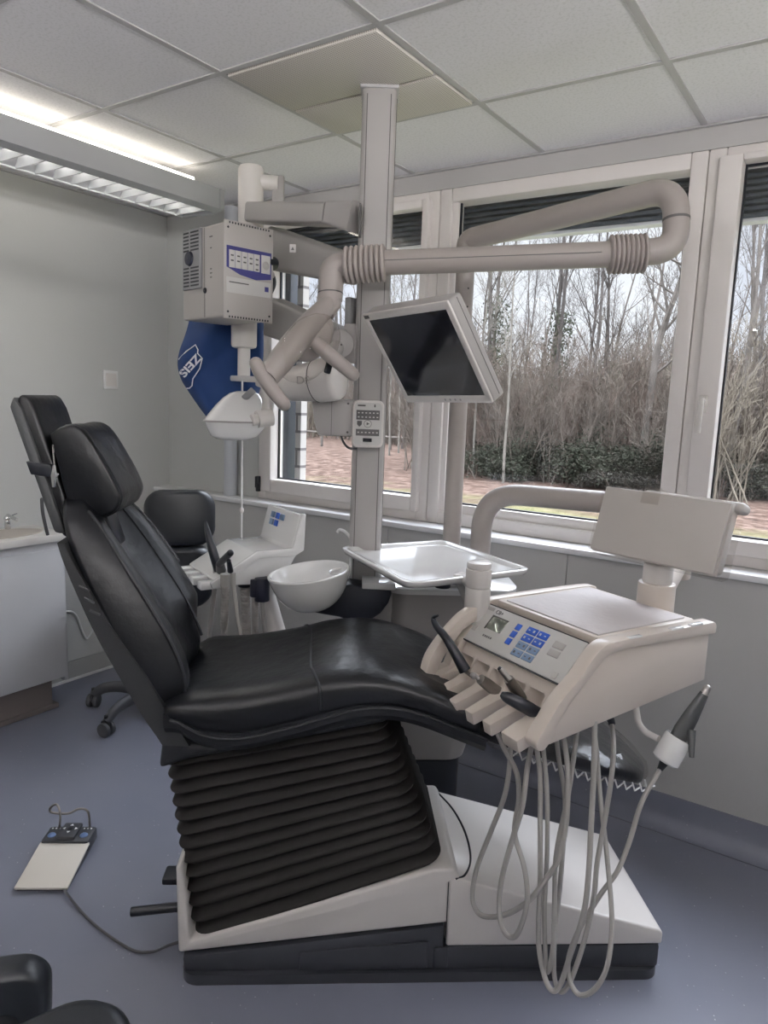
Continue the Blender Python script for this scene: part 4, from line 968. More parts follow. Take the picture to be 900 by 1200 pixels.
# ================================================================== swivel arm of the delivery unit and film viewer
sa = thing('swivel_arm', 'thick beige pipe arm rising behind the tray and bending towards the film viewer', 'arm', at(562, 660, 2.75))
F0 = at(562, 655, 2.75); FX, FY = F0.x, F0.y; nF = Vector((FX, FY, 0)).normalized()
ztop = onP(575, 577, F0, nF).z
ke = at(800, 600, 2.45); ke2 = Vector((ke.x, ke.y, ztop))
pth = fillet([Vector((FX, FY, .97)), Vector((FX, FY, ztop)), ke2, Vector((ke2.x, ke2.y, 1.12))], .17, 12)
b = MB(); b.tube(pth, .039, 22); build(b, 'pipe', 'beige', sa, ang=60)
st = at(771, 672, 2.07); JT = Vector((st.x, st.y, 0))
b = MB(); b.cyl((ke2.x, ke2.y, 1.03), (ke2.x, ke2.y, 1.13), .046, seg=24, bev=.006)
d_ = (Vector((ke2.x, ke2.y, 0))-Vector((JT.x, JT.y, 0))).normalized(); n2 = Vector((-d_.y, d_.x, 0))
pa, pb = Vector((JT.x, JT.y, 1.075)), Vector((ke2.x, ke2.y, 1.10))
b.tube([pa, pb], .050, 16, sq=.8); build(b, 'spring_arm', 'cream', sa)
b = MB(); b.cyl((JT.x, JT.y, .93), (JT.x, JT.y, st.z-.025), .052, seg=26, bev=.006); build(b, 'joint', 'cream', sa)
q = MT @ Vector((.34, .40, .96)); b = MB(); b.tube([Vector((JT.x, JT.y, .96)), q], .035, 14); build(b, 'console_bracket', 'cream', sa)
x_ = Vector((.953, -.302, 0)).normalized(); z_ = Vector((-.288, -.911, .296)).normalized(); y_ = z_.cross(x_)
dv_ = 2.03/1.633; vc = CP+(Vector((-.387, 1.682, 1.335))-CP)*dv_; MV = frame(vc, x_, y_); VW, VH = .31*dv_, .16*dv_
fv = thing('film_viewer', 'white x-ray film viewer box in a plastic sleeve on a stand behind the console', 'light box', MV)
b = MB(MV); b.box((0, 0, -.030), (VW-.012, VH-.012, .064), bev=.016, seg=4); build(b, 'housing', 'white', fv)
b = MB(MV); b.box((0, 0, .004), (VW-.004, VH-.004, .010), bev=.004); b.box((0, 0, -.012), (VW, VH, .006), bev=.002); vs = build(b, 'viewing_screen', 'white', fv)
rnd = random.Random(9); b = MB(MV); rr = []
for z, g_ in ((.012, -.006), (.011, .003), (-.02, .006), (-.055, .006), (-.075, .002), (-.082, -.02)):
    rr.append([Vector((x, y, z+rnd.gauss(0, .0006))) for x, y in rrect(VW+2*g_, VH+2*g_, .014, 5)])
b.loft(rr); build(b, 'plastic_sleeve', 'film', fv, ang=30)
b = MB(MV); b.box((-.035, VH/2-.012, .014), (.055, .05, .0016), bev=.0005); b.box((-.035, VH/2+.008, -.01), (.055, .002, .05)); build(b, 'tape', 'film', fv)
b = MB(MV); b.box((.06, VH/2-.004, -.05), (VW*.78, .03, .05), bev=.014, seg=3); build(b, 'top_housing', 'white', fv)
b = MB(); b.cyl((JT.x, JT.y, st.z-.027), (JT.x, JT.y, st.z+.03), .041, seg=26, bev=.004); build(b, 'stand', 'white', fv)

# ================================================================== assistant element
A1 = radians(-22.5); KA = .53/.5; MA = frame(CP+(Vector((-1.825, 1.763, 1.1))-CP)*KA, (cos(A1), sin(A1), 0), (-sin(A1), cos(A1), 0)); MA0 = MA.copy(); MA = MA @ Matrix.Scale(KA, 4)
ae = thing('assistant_unit', 'small white assistant console with blue keypad upright and hanging suction hoses', 'dental unit', MA0)
def aY(px, py, y): o = MA.translation+MA.to_3x3() @ Vector((0, y, 0)); return onP(px, py, o, (MA.to_3x3() @ Vector((0, 1, 0))).normalized())
ap = [(-.150, -.090), (-.155, -.076), (-.02, .0), (.10, .0), (.108, .006), (.135, .115), (.15, .115), (.145, .0), (.12, -.03), (.09, -.085), (-.02, -.105), (-.10, -.098)]
b = MB(MA).prism([(y, z) for y, z in ap], .0, .252, Matrix(((0, 0, 1, 0), (1, 0, 0, 0), (0, 1, 0, 0), (0, 0, 0, 1))), .007, 3); build(b, 'housing', 'gwhite', ae)
b = MB(MA).prism([(-.165, -.100), (-.17, -.082), (-.015, .006), (.11, .006), (.14, .118), (.155, .118), (.15, -.005), (.12, -.02), (-.01, -.018), (-.14, -.098)], .245, .262, Matrix(((0, 0, 1, 0), (1, 0, 0, 0), (0, 1, 0, 0), (0, 0, 0, 1))), .004); build(b, 'side_rim', 'gwhite', ae)
b = MB(MA)
for k in range(4): b.box((.022+.068*k, -.163, -.093), (.040, .07, .026), Matrix.Translation((0, 0, 0)), .004)
build(b, 'hose_rest', 'gwhite', ae)
pn = (Vector((0, .135, .115))-Vector((0, .108, .006))).normalized(); MK = MA @ frame(Vector((.125, .1205, .060)), Vector((1, 0, 0)), pn)
for i in range(2):
    for j in range(3):
        if i == 1 and j == 2: continue
        build(MB(MK).box((-.060+.038*j, .030-.026*i, .002), (.026, .021, .004), bev=.001), 'key', 'blue' if j == 1 else 'blue2', ae)
def ribbed(a_pts, r, name, par, m='hose2', pitch=.011):
    P = spline(a_pts, 10); L = sum((P[i+1]-P[i]).length for i in range(len(P)-1)); n = max(8, int(L/pitch*4)); out = []
    acc = 0; i = 0; seg = [(P[k+1]-P[k]).length for k in range(len(P)-1)]
    for k in range(n+1):
        s_ = L*k/n
        while i < len(seg)-1 and acc+seg[i] < s_: acc += seg[i]; i += 1
        out.append(P[i].lerp(P[i+1], min(1, (s_-acc)/seg[i])))
    mb = MB(); mb.tube(out, [r*(1+.09*sin(2*pi*k/4)) for k in range(len(out))], 12); return build(mb, name, m, par, ang=80)
def down(x0, y0, x1, y1, yo, zend=.30):
    a = aY(x0, y0, yo); c_ = aY(x1, y1, yo+.02); e = c_+(c_-a)*.3; e.z = zend; return [a, a.lerp(c_, .5), c_, e]
hs = [('suction_hose', 'thin ribbed hose nearest the stool under the assistant console', (253, 676, 243, 765, -.13), .008, True), ('suction_hose', 'thick ribbed suction hose second from the left under the assistant console', (264, 683, 261, 765, -.14), .013, True), ('water_hose', 'thin smooth hose third from the left under the assistant console', (273, 682, 283, 765, -.13), .0075, False), ('suction_hose', 'wide ribbed suction hose hanging from a black socket under the assistant console', (287, 680, 289, 765, -.04), .0165, True), ('suction_hose', 'narrow ribbed hose right of the wide one under the assistant console', (299, 695, 299, 765, -.02), .011, True), ('water_hose', 'thin hose hanging from the dark blue cylinder under the assistant console', (307, 700, 312, 765, .0), .008, False)]
for nm, lab, q, r, rib in hs:
    P = down(*q); t = thing(nm, lab, 'hose', P[0], 'hoses of the assistant console')
    if rib: ribbed(P, r, 'ribbed_tube', t)
    else: build(MB().tube(spline(P, 8), r, 10), 'tube', 'hose', t)
    a = P[0]
    if r == .0165: build(MB().cyl(a-Vector((0, 0, .022)), a+Vector((0, 0, .016)), .024, seg=18, bev=.003), 'socket', 'black', t)
    elif nm == 'water_hose' and q[0] == 307: build(MB().cyl(a-Vector((0, 0, .012)), a+Vector((0, 0, .07)), .026, seg=20, bev=.004), 'cylinder', 'navy', t)
    elif q[0] == 299: build(MB().cyl(a-Vector((0, 0, .012)), a+Vector((0, 0, .05)), .018, seg=18, bev=.003), 'sleeve', 'navy', t)
    else: build(MB().cyl(a-Vector((0, 0, .01)), a+Vector((0, 0, .03)), r*1.25, seg=14), 'sleeve', 'hose', t)
a, c_ = aY(312, 702, .06), aY(330, 768, .07); e = c_+(c_-a)*1.2
b = MB(); b.tube([a+Vector((0, 0, .06)), a, c_, Vector((e.x, e.y, max(.32, e.z)))], [.036, .036, .038, .038], 18); e2_ = MC @ Vector((.49, .642, .40)); b.tube([Vector((e.x, e.y, max(.32, e.z))), e2_], .038, 18); build(b, 'support_arm', 'white', ae)
sy = thing('suction_tip', 'tall black suction handpiece leaning in the assistant console', 'dental instrument', aY(255, 665, -.15), 'handpieces in the assistant console')
b = MB(); P = [aY(256, 668, -.13), aY(249, 645, -.15), aY(243, 622, -.155), aY(241, 611, -.155)]; b.tube(P, [.016, .015, .010, .004], 12); build(b, 'grip', 'black', sy)
sy = thing('spray_handpiece', 'short black handpiece with angled head in the assistant console', 'dental instrument', aY(264, 668, -.15), 'handpieces in the assistant console')
b = MB(); b.tube([aY(259, 668, -.13), aY(258, 660, -.15)], [.017, .014], 12); b.tube([aY(257, 661, -.15), aY(270, 648, -.16)], [.012, .011], 12); b.ball(aY(270, 648, -.16), .011, 12); build(b, 'body', 'black', sy)
sy = thing('valve_stub', 'small black handpiece stub at the right end of the assistant console rests', 'dental instrument', aY(270, 668, -.15), 'handpieces in the assistant console')
b = MB(); b.tube([aY(270, 669, -.14), aY(268, 657, -.16)], [.010, .007], 10); build(b, 'body', 'black', sy)

# ================================================================== x-ray set carried by the column
xr = thing('xray_unit', 'white dental x-ray set with folding arms mounted on the column behind the lamp', 'x-ray machine', (-1.53, 2.12, 1.9))
def beam(mb, a, b_, h0, h1, w0, w1, bev=.012, up_=(0, 0, 1)):
    a, b_ = Vector(a), Vector(b_); T = zframe(a, b_-a, up_); L = (b_-a).length     # local x horizontal, local y up
    bm_ = bmesh.new(); vs = []
    for z, h, w_ in ((0, h0, w0), (L, h1, w1)):
        vs.append([bm_.verts.new((x, y, z)) for x, y in rrect(w_, h, min(bev, w_*.45, h*.45), 4)])
    n = len(vs[0]); bm_.faces.new(vs[0][::-1]); bm_.faces.new(vs[1])
    for k in range(n): bm_.faces.new((vs[0][k], vs[0][(k+1) % n], vs[1][(k+1) % n], vs[1][k]))
    mb.bm(bm_, T); return mb
a, m_, e = at(421, 256, 2.40), at(392, 252, 2.47), at(300, 250, 2.84)
b = MB(); beam(b, a, m_, .098, .075, .10, .10); beam(b, m_, e, .070, .072, .10, .10); build(b, 'extension_arm', 'white2', xr)
b = MB(); q = at(422.5, 261, 2.385); b.box((0, 0, 0), (.006, .10, .10), frame(q, (.83, .55, 0), (0, 0, 1)), .002); build(b, 'bracket_edge', 'ink', xr)
sl_ = at(294, 235, 2.92); ztop_ = at(294, 196, 2.92).z
b = MB(); b.cyl((sl_.x, sl_.y, at(294, 270, 2.92).z-.08), (sl_.x, sl_.y, ztop_), .051, seg=24, bev=.015); build(b, 'arm_sleeve', 'white', xr)
b = MB(); beam(b, at(322, 292, 2.90), at(412, 316, 2.50), .165, .10, .09, .08, .02); ua = build(b, 'upper_arm', 'white2', xr)
b = MB(); T = zframe(at(343, 291, 2.62), (at(343, 291, 2.5)-at(343, 291, 2.7))); b.box((0, 0, 0), (.022, .028, .002), T, .0005); build(b, 'warning_sticker', 'panel', ua)
b = MB(); b.prism([(-.006, -.006), (.006, -.006), (0, .006)], .001, .002, T); build(b, 'warning_mark', 'ink', ua)
b = MB(); beam(b, at(322, 372, 2.90), at(404, 405, 2.46), .150, .105, .085, .075, .012); la_ = build(b, 'lower_arm', 'white2', xr)
T = zframe(at(398, 403, 2.40), at(398, 403, 2.3)-at(398, 403, 2.4)); b = MB(); b.lathe([(.001, .003), (.042, .003), (.046, 0), (.046, -.08)], T, 28); build(b, 'joint_cap', 'white2', xr)
b = MB(); T2 = zframe(at(400, 404, 2.385), at(398, 403, 2.3)-at(398, 403, 2.4)); b.ball((0, 0, .006), .003, 8, T2); build(b, 'screw', 'ink', xr)
q = at(411, 372, 2.47); b = MB(); b.box((q.x, q.y, q.z), (.025, .04, .13), bev=.004); build(b, 'column_bracket', 'vent', xr)
q2 = at(411, 403, 2.47); b = MB(); b.box((q2.x+.01, q2.y, q2.z), (.05, .05, .13), bev=.006); build(b, 'column_clamp', 'white2', xr)
# tube head
hA, hB = at(330, 452, 2.44), at(398, 443, 2.34); T = zframe(hA, hB-hA); L = (hB-hA).length
b = MB(); pr = [(.045, .0, .02), (.055, .0, .10), (.062, .25, .0), (.072, .60, .0), (.074, .64, 0), (.0735, .66, 0), (.074, .90, 0), (.068, .97, 0), (.05, 1.0, 0)]
b.lathe([(.001, -.0), (.036, 0), (.050, .03*L), (.058, .30*L), (.0665, .62*L), (.070, .66*L), (.070, .92*L), (.064, .98*L), (.050, L), (.001, L)], T, 30, sy=1.02); th_ = build(b, 'tube_head', 'white', xr, ang=50)
ds = at(356, 446, 2.31); vn = (CP-ds); vn.z = 0; vn.normalize(); TD = frame(at(355, 446, 2.300), Vector((-vn.y, vn.x, 0))+Vector((0, 0, .05)), (0, 0, 1))
build(text_mb('DS', .036, TD), 'lettering', 'grey', th_)
b = MB(); T = zframe(hA.lerp(hB, .62), hB-hA); b.lathe([(.0675, 0), (.0705, .002), (.0675, .004)], T, 30); build(b, 'seam', 'ink', th_)
b = MB(); b.tube([at(386, 422, 2.38), at(396, 405, 2.42)], .028, 14); build(b, 'yoke', 'white2', xr)
# exposure timer on the column
vb_ = at(387, 489, 2.47); rgt = Vector((cos(radians(-35+37+34)), sin(radians(36)), 0)); rgt = Vector((.80, .60, 0)).normalized(); MTm = frame(at(431, 497, 2.415), (.83, .55, 0), (0, 0, 1)) 
ti = thing('exposure_timer', 'white x-ray exposure control panel with dark keys fixed on the column', 'control panel', MTm)
b = MB(MTm).prism(rrect(.106, .158, .020, 5), -.030, .0, bev=.006); build(b, 'case', 'white', ti)
b = MB(MTm).prism(rrect(.092, .142, .014, 5), 0, .0015); fcp = build(b, 'front_foil', 'panel', ti)
for z0, h_, nm in ((.030, .032, 'key_row'), (-.028, .022, 'key_row')):
    build(MB(MTm).box((.0, z0, .0025), (.078, h_, .002), bev=.0005), nm, 'ink', fcp)
    b = MB(MTm)
    for k in range(6):
        b.box((-.031+.0125*k, z0+(.007 if h_ > .03 else 0), .0038), (.006, .004, .0006))
        if h_ > .03: b.box((-.031+.0125*k, z0-.007, .0038), (.006, .004, .0006))
    build(b, 'key_symbol', 'panel', fcp)
b = MB(MTm); b.lathe([(.013, .0015), (.013, .0028), (.0115, .0028), (.0115, .0015)], Matrix.Translation((.0, .001, 0)), 24); b.prism([(-.004, -.005), (.006, .0), (-.004, .005)], .002, .0026, Matrix.Translation((.0, .001, 0)))
b.prism([(-.036, .010), (-.020, .010), (-.020, -.002), (-.028, -.010), (-.036, -.002)], .0016, .0022); build(b, 'release_symbol', 'ink', fcp)
build(MB(MTm).box((.0, -.053, .0025), (.030, .012, .002)), 'display', 'screen', fcp)
b = MB(MTm); b.box((-.022, .061, .0018), (.026, .005, .0006)); b.box((.022, .061, .0018), (.005, .009, .0006)); build(b, 'printed_mark', 'ink', fcp)
MBk = frame(at(389, 489, 2.45), (.83, .55, 0), (0, 0, 1))
b = MB(MBk); b.prism([(-.070, .062), (.075, .062), (.075, -.062), (-.045, -.062), (-.058, -.02)], -.03, .018, bev=.006); br = build(b, 'wall_box', 'white2', ti)
b = MB(MBk); b.box((.0, .0, .0185), (.0015, .12, .001)); build(b, 'box_seam', 'ink', br)
b = MB(MBk)
for x, y in ((.055, .048), (.055, -.048)): b.cyl((x, y, .017), (x, y, .0195), .004, seg=10)
build(b, 'screw', 'ink', br)
b = MB(); P = [at(400, 511, 2.45), at(403, 519, 2.44), at(409, 525, 2.43), at(418, 526, 2.42)]; b.tube(spline(P, 6), .004, 8); build(b, 'cable', 'cable', ti)

# ================================================================== microscope light source and covered microscope
xb = Vector((.196, .981, 0)).normalized(); zb = Vector((xb.y, -xb.x, 0)); KB = .94; ML = frame(CP+(Vector((-2.01, 2.019, 2.047))-CP)*KB, xb, (0, 0, 1)); ML0 = ML.copy(); ML = ML @ Matrix.Scale(KB, 4)
wB, hB_, dB = .205, .335, .30
ls = thing('light_source', 'cream surgical light source box with indigo control panel and side vent', 'medical device', ML0)
b = MB(ML); b.box((0, 0, -dB/2), (wB, hB_, dB), bev=.010, seg=3); build(b, 'housing', 'lightbox', ls)
b = MB(ML); b.box((0, 0, .004), (wB+.012, hB_+.012, .008), bev=.003); fpn = build(b, 'front_plate', 'lightbox', ls)
for k in range(15):
    for y in (hB_/2-.002, -hB_/2+.002): build(MB(ML).box((-.085+.0122*k, y, .0082), (.0055, .007, .001)), 'vent_slot', 'black', fpn)
b = MB(ML)
for x in (-.092, .092):
    for y in (-.148, .148): b.cyl((x, y, .0075), (x, y, .0095), .004, seg=10)
build(b, 'screw', 'black', fpn)
b = MB(ML).prism([(-.098, .085), (.098, .085), (.098, -.012), (.03, -.022), (-.04, -.012), (-.098, .010)], .008, .0095); vp = build(b, 'control_panel', 'violet', fpn)
for k in range(5): 
    f_ = build(MB(ML).box((-.076+.027*k, .040, .0105), (.025, .062, .0015), bev=.0004), 'key_field', 'panel', vp)
    b = MB(ML)
    for q in range(2 if k < 4 else 3): b.box((-.076+.027*k, .052-.018*q, .0117), (.012, .005, .0006))
    build(b, 'key_symbol', 'ink', f_)
f_ = build(MB(ML).box((.072, .040, .0105), (.040, .066, .0015), bev=.0004), 'key_field', 'panel', vp)
b = MB(ML).lathe([(.001, .014), (.012, .014), (.016, .011)], Matrix.Translation((.072, .036, 0)), 20); build(b, 'dial', 'grey', vp)
b = MB(ML); b.box((0, -.052, .0085), (.196, .055, .001)); lb_ = build(b, 'label_strip', 'panel', fpn)
b = MB(ML); b.box((-.045, -.042, .0093), (.085, .004, .0006)); build(b, 'printed_line', 'ink', lb_)
build(MB(ML).box((.078, -.050, .0095), (.017, .018, .001)), 'emblem', 'violet', lb_)
Tv = Matrix.Translation((-wB/2, 0, 0)) @ Matrix(((0, 0, -1, 0), (0, 1, 0, 0), (1, 0, 0, 0), (0, 0, 0, 1)))   # local x -> depth z, local y up, local z -> outward -x
b = MB(ML); b.box((-.215, .055, .006), (.13, .22, .012), Tv, .003); vt = build(b, 'vent_plate', 'vent', ls)
for r_ in range(16):
    if 6 <= r_ <= 9: continue
    y = .055+.098-.013*r_
    for x_, w_ in ((-.250, .040), (-.188, .060)): build(MB(ML).box((x_, y, .0122), (w_, .006, .001), Tv), 'vent_slot', 'black', vt)
b = MB(ML).lathe([(.001, .022), (.024, .020), (.028, .012), (.028, .0)], Tv @ Matrix.Translation((-.225, .058, 0)), 24); build(b, 'knob', 'navy', vt)
b = MB(ML); b.box((-.135, 0, .0005), (.002, hB_-.01, .001), Tv); build(b, 'side_seam', 'ink', ls)
b = MB(ML).lathe([(.001, .004), (.010, .003), (.011, 0)], Tv @ Matrix.Translation((-.132, -.065, 0)), 16); build(b, 'plug', 'black', ls)
b = MB(ML)
for y, w_ in ((.125, .022), (.085, .010), (.01, .012), (-.005, .014), (-.02, .012)): b.box((-.09, y, .0003), (w_, .004, .0006), Tv)
build(b, 'printed_mark', 'ink', ls)
b = MB(ML); b.lathe([(.001, .03), (.022, .028), (.026, .018), (.026, -.02)], Matrix.Translation((.125, .055, -.015)) @ Matrix.Rotation(pi/2, 4, 'Y') @ Matrix.Translation((0, 0, -.018)), 20); build(b, 'side_knob', 'black', ls)
b = MB(ML); b.tube(spline([(.105, .01, -.03), (.135, .012, -.03), (.142, -.02, -.03), (.125, -.055, -.03), (.13, -.03, -.03), (.115, -.01, -.03)], 6), .007, 8); build(b, 'plug_cable', 'black', ls)
b = MB(ML); b.cyl((.115, .012, -.05), (.115, .012, -.01), .014, seg=14); build(b, 'connector', 'steel', ls)
# suspension from the extension arm carrying box and microscope
ms = thing('microscope_mount', 'white suspension post with a short swivel plate behind the light source box', 'stand', (sl_.x, sl_.y, 1.7))
pz_ = lambda y: at(290, y, 2.92).z
b = MB(); b.cyl((sl_.x, sl_.y, pz_(398)), (sl_.x, sl_.y, at(294, 270, 2.92).z-.07), .040, seg=22); build(b, 'post', 'white', ms)
lx_ = at(286, 395, 2.84)
b = MB(); b.cyl((lx_.x, lx_.y, at(286, 408, 2.84).z), (lx_.x, lx_.y, at(286, 370, 2.84).z), .050, seg=24, bev=.012); b.cyl((lx_.x, lx_.y, at(286, 446, 2.84).z), (lx_.x, lx_.y, at(286, 404, 2.84).z), .025, seg=20); build(b, 'swivel_sleeve', 'white', ms)
nk = at(311, 214, 2.92); pl_ = at(326, 226, 2.92)
b = MB(); b.tube([(sl_.x, sl_.y, nk.z), pl_+Vector((0, 0, .035))], .030, 14); build(b, 'neck', 'white', ms)
b = MB(); T = frame(pl_-Vector((0, 0, .02)), (.83, .55, 0), (0, 0, 1)); b.box((0, 0, 0), (.048, .17, .03), T, .006); build(b, 'mount_plate', 'white2', ms)
# instrument head on a yoke
ih = thing('exam_head', 'glossy white rounded instrument head hanging on a yoke beside the blue cover', 'medical device', at(280, 480, 2.60))
b = MB(); beam(b, at(277, 443.5, 2.84), at(308, 445, 2.60), .022, .022, .05, .05, .006); P = [at(303, 445, 2.58), at(311, 450, 2.57), at(314, 470, 2.56), at(312, 488, 2.56)]; b.tube(spline(P, 6), .024, 12, sq=.7); build(b, 'yoke', 'white', ih)
T = zframe(at(312, 490, 2.55), at(280, 492, 2.50)-at(312, 487, 2.55)); b = MB(); b.cyl((0, 0, -.02), (0, 0, .035), .030, seg=20, T=T); b.cyl((0, 0, .03), (0, 0, .055), .020, seg=20, T=T); build(b, 'pivot', 'white', ih)
vw = (at(280, 485, 2.6)-CP).normalized(); hr_ = Vector((vw.y, -vw.x, 0)).normalized(); MH = frame(at(279, 484, 2.60), hr_, (0, 0, 1))   # x right, y up, z to camera
PXM = 2.60/FPX
prof_t = [(-36, -11), (-33, -3), (-22, 8), (-8, 18), (6, 21), (20, 17), (30, 10), (36, -1)]
b = MB(MH); rr = []
for y, cx, w_, zc_, dz_, r_ in ((-31, -5, 26, .005, .08, 8), (-30, -5, 40, .005, .12, 12), (-26, -4, 54, .005, .15, 14), (-18, -3, 64, .0, .175, 15), (-11, -2, 71, .0, .19, 15), (-9.5, -2, 72, .0, .192, 15), (-7, -2, 71, -.002, .186, 15), (0, 0, 65, -.012, .165, 14), (8, 2, 57, -.024, .14, 13), (17, 5, 46, -.036, .115, 12), (23, 7, 34, -.044, .09, 10), (25.5, 8, 20, -.046, .06, 7)):
    rr.append([Vector((x, y*PXM, z)) for x, z in rrect(w_*PXM, dz_, min(r_*PXM, dz_*.4), 6, cx*PXM, zc_)])
b.loft(rr); hb_ = build(b, 'head', 'gwhite', ih, ang=60)
b = MB(MH); rr = []
for z, s_ in ((-.06, .90), (0, 1.015), (.05, .96), (.075, .80)):
    rr.append(Vector((-.0, 0, 0)))
pp_ = [Vector((x, -9.5*PXM, z)) for x, z in rrect(72.5*PXM, .194, 15*PXM, 5, -2*PXM, 0)]; pp_.append(pp_[0])
b.tube(pp_, .0035, 6); build(b, 'rim', 'white2', hb_)
b = MB(MH); T = frame(Vector((12*PXM, 22*PXM, .01)), (.7, .7, 0), (-.7, .7, 0)); b.box((0, 0, 0), (.05, .025, .03), T, .004); build(b, 'bracket', 'vent', ih)
# pull cord hanging below it
pcx = at(284, 447, 2.63); pc = thing('pull_cord', 'thin white cord with a small bead hanging in front of the parapet', 'cord', (pcx.x, pcx.y, at(284, 634, 2.63).z))
zc = lambda y: onP(284, y, pcx, Vector((pcx.x, pcx.y, 0)).normalized()).z
b = MB(); b.cyl((pcx.x, pcx.y, zc(632)), (pcx.x, pcx.y, zc(446)), .0035, seg=8); build(b, 'cord', 'wcable', pc)
b = MB(); b.ball((pcx.x, pcx.y, zc(598)), .009, 12, sc=(1, 1, 1.4)); build(b, 'bead', 'white', pc); build(MB().cyl((pcx.x, pcx.y, zc(634)), (pcx.x, pcx.y, zc(630)), .006, seg=8), 'tip', 'black', pc)
# blue dust cover: a closed sack of cloth
DC = 3.02
rows = [(352, 226, 306), (378, 221, 309), (395, 216, 309), (412, 210, 309), (428, 208, 308), (444, 212, 308), (456, 219, 305), (468, 227, 300), (478, 234, 285), (486, 240, 262), (490, 243, 252)]
rnd = random.Random(2)
Yr = smooth_lerp([r[0] for r in rows], [r[1] for r in rows]); Yr2 = smooth_lerp([r[0] for r in rows], [r[2] for r in rows])
vw = (at(258, 430, DC)-CP).normalized()
def cover_pt(t, k, n=64):
    y = 352+138*t; a = 2*pi*k/n; x0, x1 = Yr(y), Yr2(y); m_ = (x0+x1)/2; hw_ = (x1-x0)/2
    fold = 1+.17*sin(a*3+t*5)*(1 if sin(a) < 0 else .5)+.06*sin(a*7-t*8)
    return at(m_+hw_*cos(a), y, DC+.13*sin(a)*fold*(hw_/46)**.5+.02*sin(t*9+a*2))
b = MB(); b.loft([[cover_pt(i/40, k) for k in range(64)] for i in range(41)])
cv = build(b, 'dust_cover', 'cloth', label='blue cloth dust cover with white lettering hung over the microscope', cat='cover', ang=80)
ROOT[cv.name] = cv.matrix_world.copy() if cv.name not in ROOT else ROOT[cv.name]
# lettering and logo outline lying on the cloth front
def on_cover(px, py, off=.004):
    y = py; t = (y-352)/138; x0, x1 = Yr(y), Yr2(y); c_ = max(-1, min(1, (px-(x0+x1)/2)/((x1-x0)/2))); a = -math.acos(c_)
    k = (a % (2*pi))*64/(2*pi); p = cover_pt(t, k); return p+(CP-p).normalized()*off
lm_ = MB(); loop_ = [(209.5, 421), (218, 412), (229, 404), (232, 410), (231.5, 414), (237, 420), (234, 432), (226, 444), (225, 452), (222, 455), (219, 455)]
lm_.tube([on_cover(*p) for p in loop_], .0024, 6); build(lm_, 'logo_outline', 'wink', cv)
tm_ = text_mb('ZEIS', 1.0, I4, .002, bold=.03); mnx = min(p.x for p in tm_.v); mxx = max(p.x for p in tm_.v); mny = min(p.y for p in tm_.v); mxy = max(p.y for p in tm_.v)
A_, B_ = (212.5, 440), (233.5, 417); ux, uy = B_[0]-A_[0], B_[1]-A_[1]; ln = math.hypot(ux, uy); nx_, ny_ = uy/ln, -ux/ln
NV = []
for p in tm_.v:
    s_ = (p.x-mnx)/(mxx-mnx); h_ = (p.y-mny)/(mxy-mny)-.5
    s_ = 1-s_; h_ = -h_; NV.append(on_cover(A_[0]+ux*s_+nx_*h_*10, A_[1]+uy*s_+ny_*h_*10, .003+(.0015 if p.z > 0 else 0)))
t2 = MB(); t2.v = NV; t2.f = tm_.f; build(t2, 'lettering', 'wink', cv)
# pale pipe on the sill
pw = Vector((-2.972, 2.858, 0)); build(MB().cyl((pw.x, pw.y, 1.037), (pw.x, pw.y, 2.58), .036, seg=22), 'wall_pipe', 'pipe', label='pale vertical pipe standing on the sill left of the window', cat='pipe')

# ================================================================== stools
def caster(mb_w, mb_f, p, d):
    n = Vector((-d.y, d.x, 0)); c_ = Vector((p.x, p.y, .034))
    for s_ in (-1, 1): mb_w.cyl(c_+n*.005*s_, c_+n*.028*s_, .034, seg=20, bev=.006)
    mb_f.box((0, 0, 0), (.058, .020, .038), frame(c_+Vector((0, 0, .018)), d, n), .008); mb_f.cyl(c_+Vector((0, 0, .02)), c_+Vector((0, 0, .065)), .010, seg=10)
def pad(mb, T, w_, h_, t, r, curve=0, n=14):
    # rounded upholstered pad in local xy, thickness along z, bent about local y
    rr = []
    for z, g in ((-t*.5, .16), (-t*.46, .07), (-t*.30, .0), (0, -.01), (t*.30, .0), (t*.46, .07), (t*.5, .18)):
        rr.append([Vector((x, y, z-curve*(x/w_*2)**2)) for x, y in rrect(w_*(1-g), h_*(1-g*w_/h_*.8), r*(1-g*.5), 8)])
    mb.loft(rr, T=T)
def stool_base(par, c_, ang0, R, seat_z):
    b = MB(); b.cyl((c_.x, c_.y, .075), (c_.x, c_.y, .13), .045, .036, seg=20, bev=.005); b.cyl((c_.x, c_.y, .12), (c_.x, c_.y, seat_z-.06), .025, seg=16); build(b, 'gas_column', 'shell', par)
    for k in range(5):
        a = ang0+2*pi*k/5; d = Vector((cos(a), sin(a), 0)); p = c_+d*R
        b = MB(); P = spline([Vector((c_.x, c_.y, .105))+d*.03, Vector((c_.x, c_.y, .118))+d*R*.5, Vector((c_.x, c_.y, .105))+d*R*.8, Vector((c_.x, c_.y, .066))+d*R], 5); b.tube(P, [.034-.011*i/15 for i in range(16)], 10, sq=.75); lg = build(b, 'leg', 'stoolp', par)
        w_, f_ = MB(), MB(); caster(w_, f_, p, Vector((-d.y, d.x, 0))); build(w_, 'caster_wheel', 'stoolp', lg); build(f_, 'caster_fork', 'shell', lg)
P1, P2 = onZ(125, 862, .0), onZ(110, 828, .0); mid = (P1+P2)/2; e_ = (P2-P1); nn = Vector((-e_.y, e_.x, 0)).normalized(); nn = nn if nn.y > 0 else -nn
RC_ = e_.length/(2*sin(pi/5)); SCn = mid-nn*0+nn*math.sqrt(RC_**2-(e_.length/2)**2)
s1_ = thing('operator_stool', 'black leather swivel stool with backrest behind the dental chair', 'stool', Matrix.Translation(SCn))
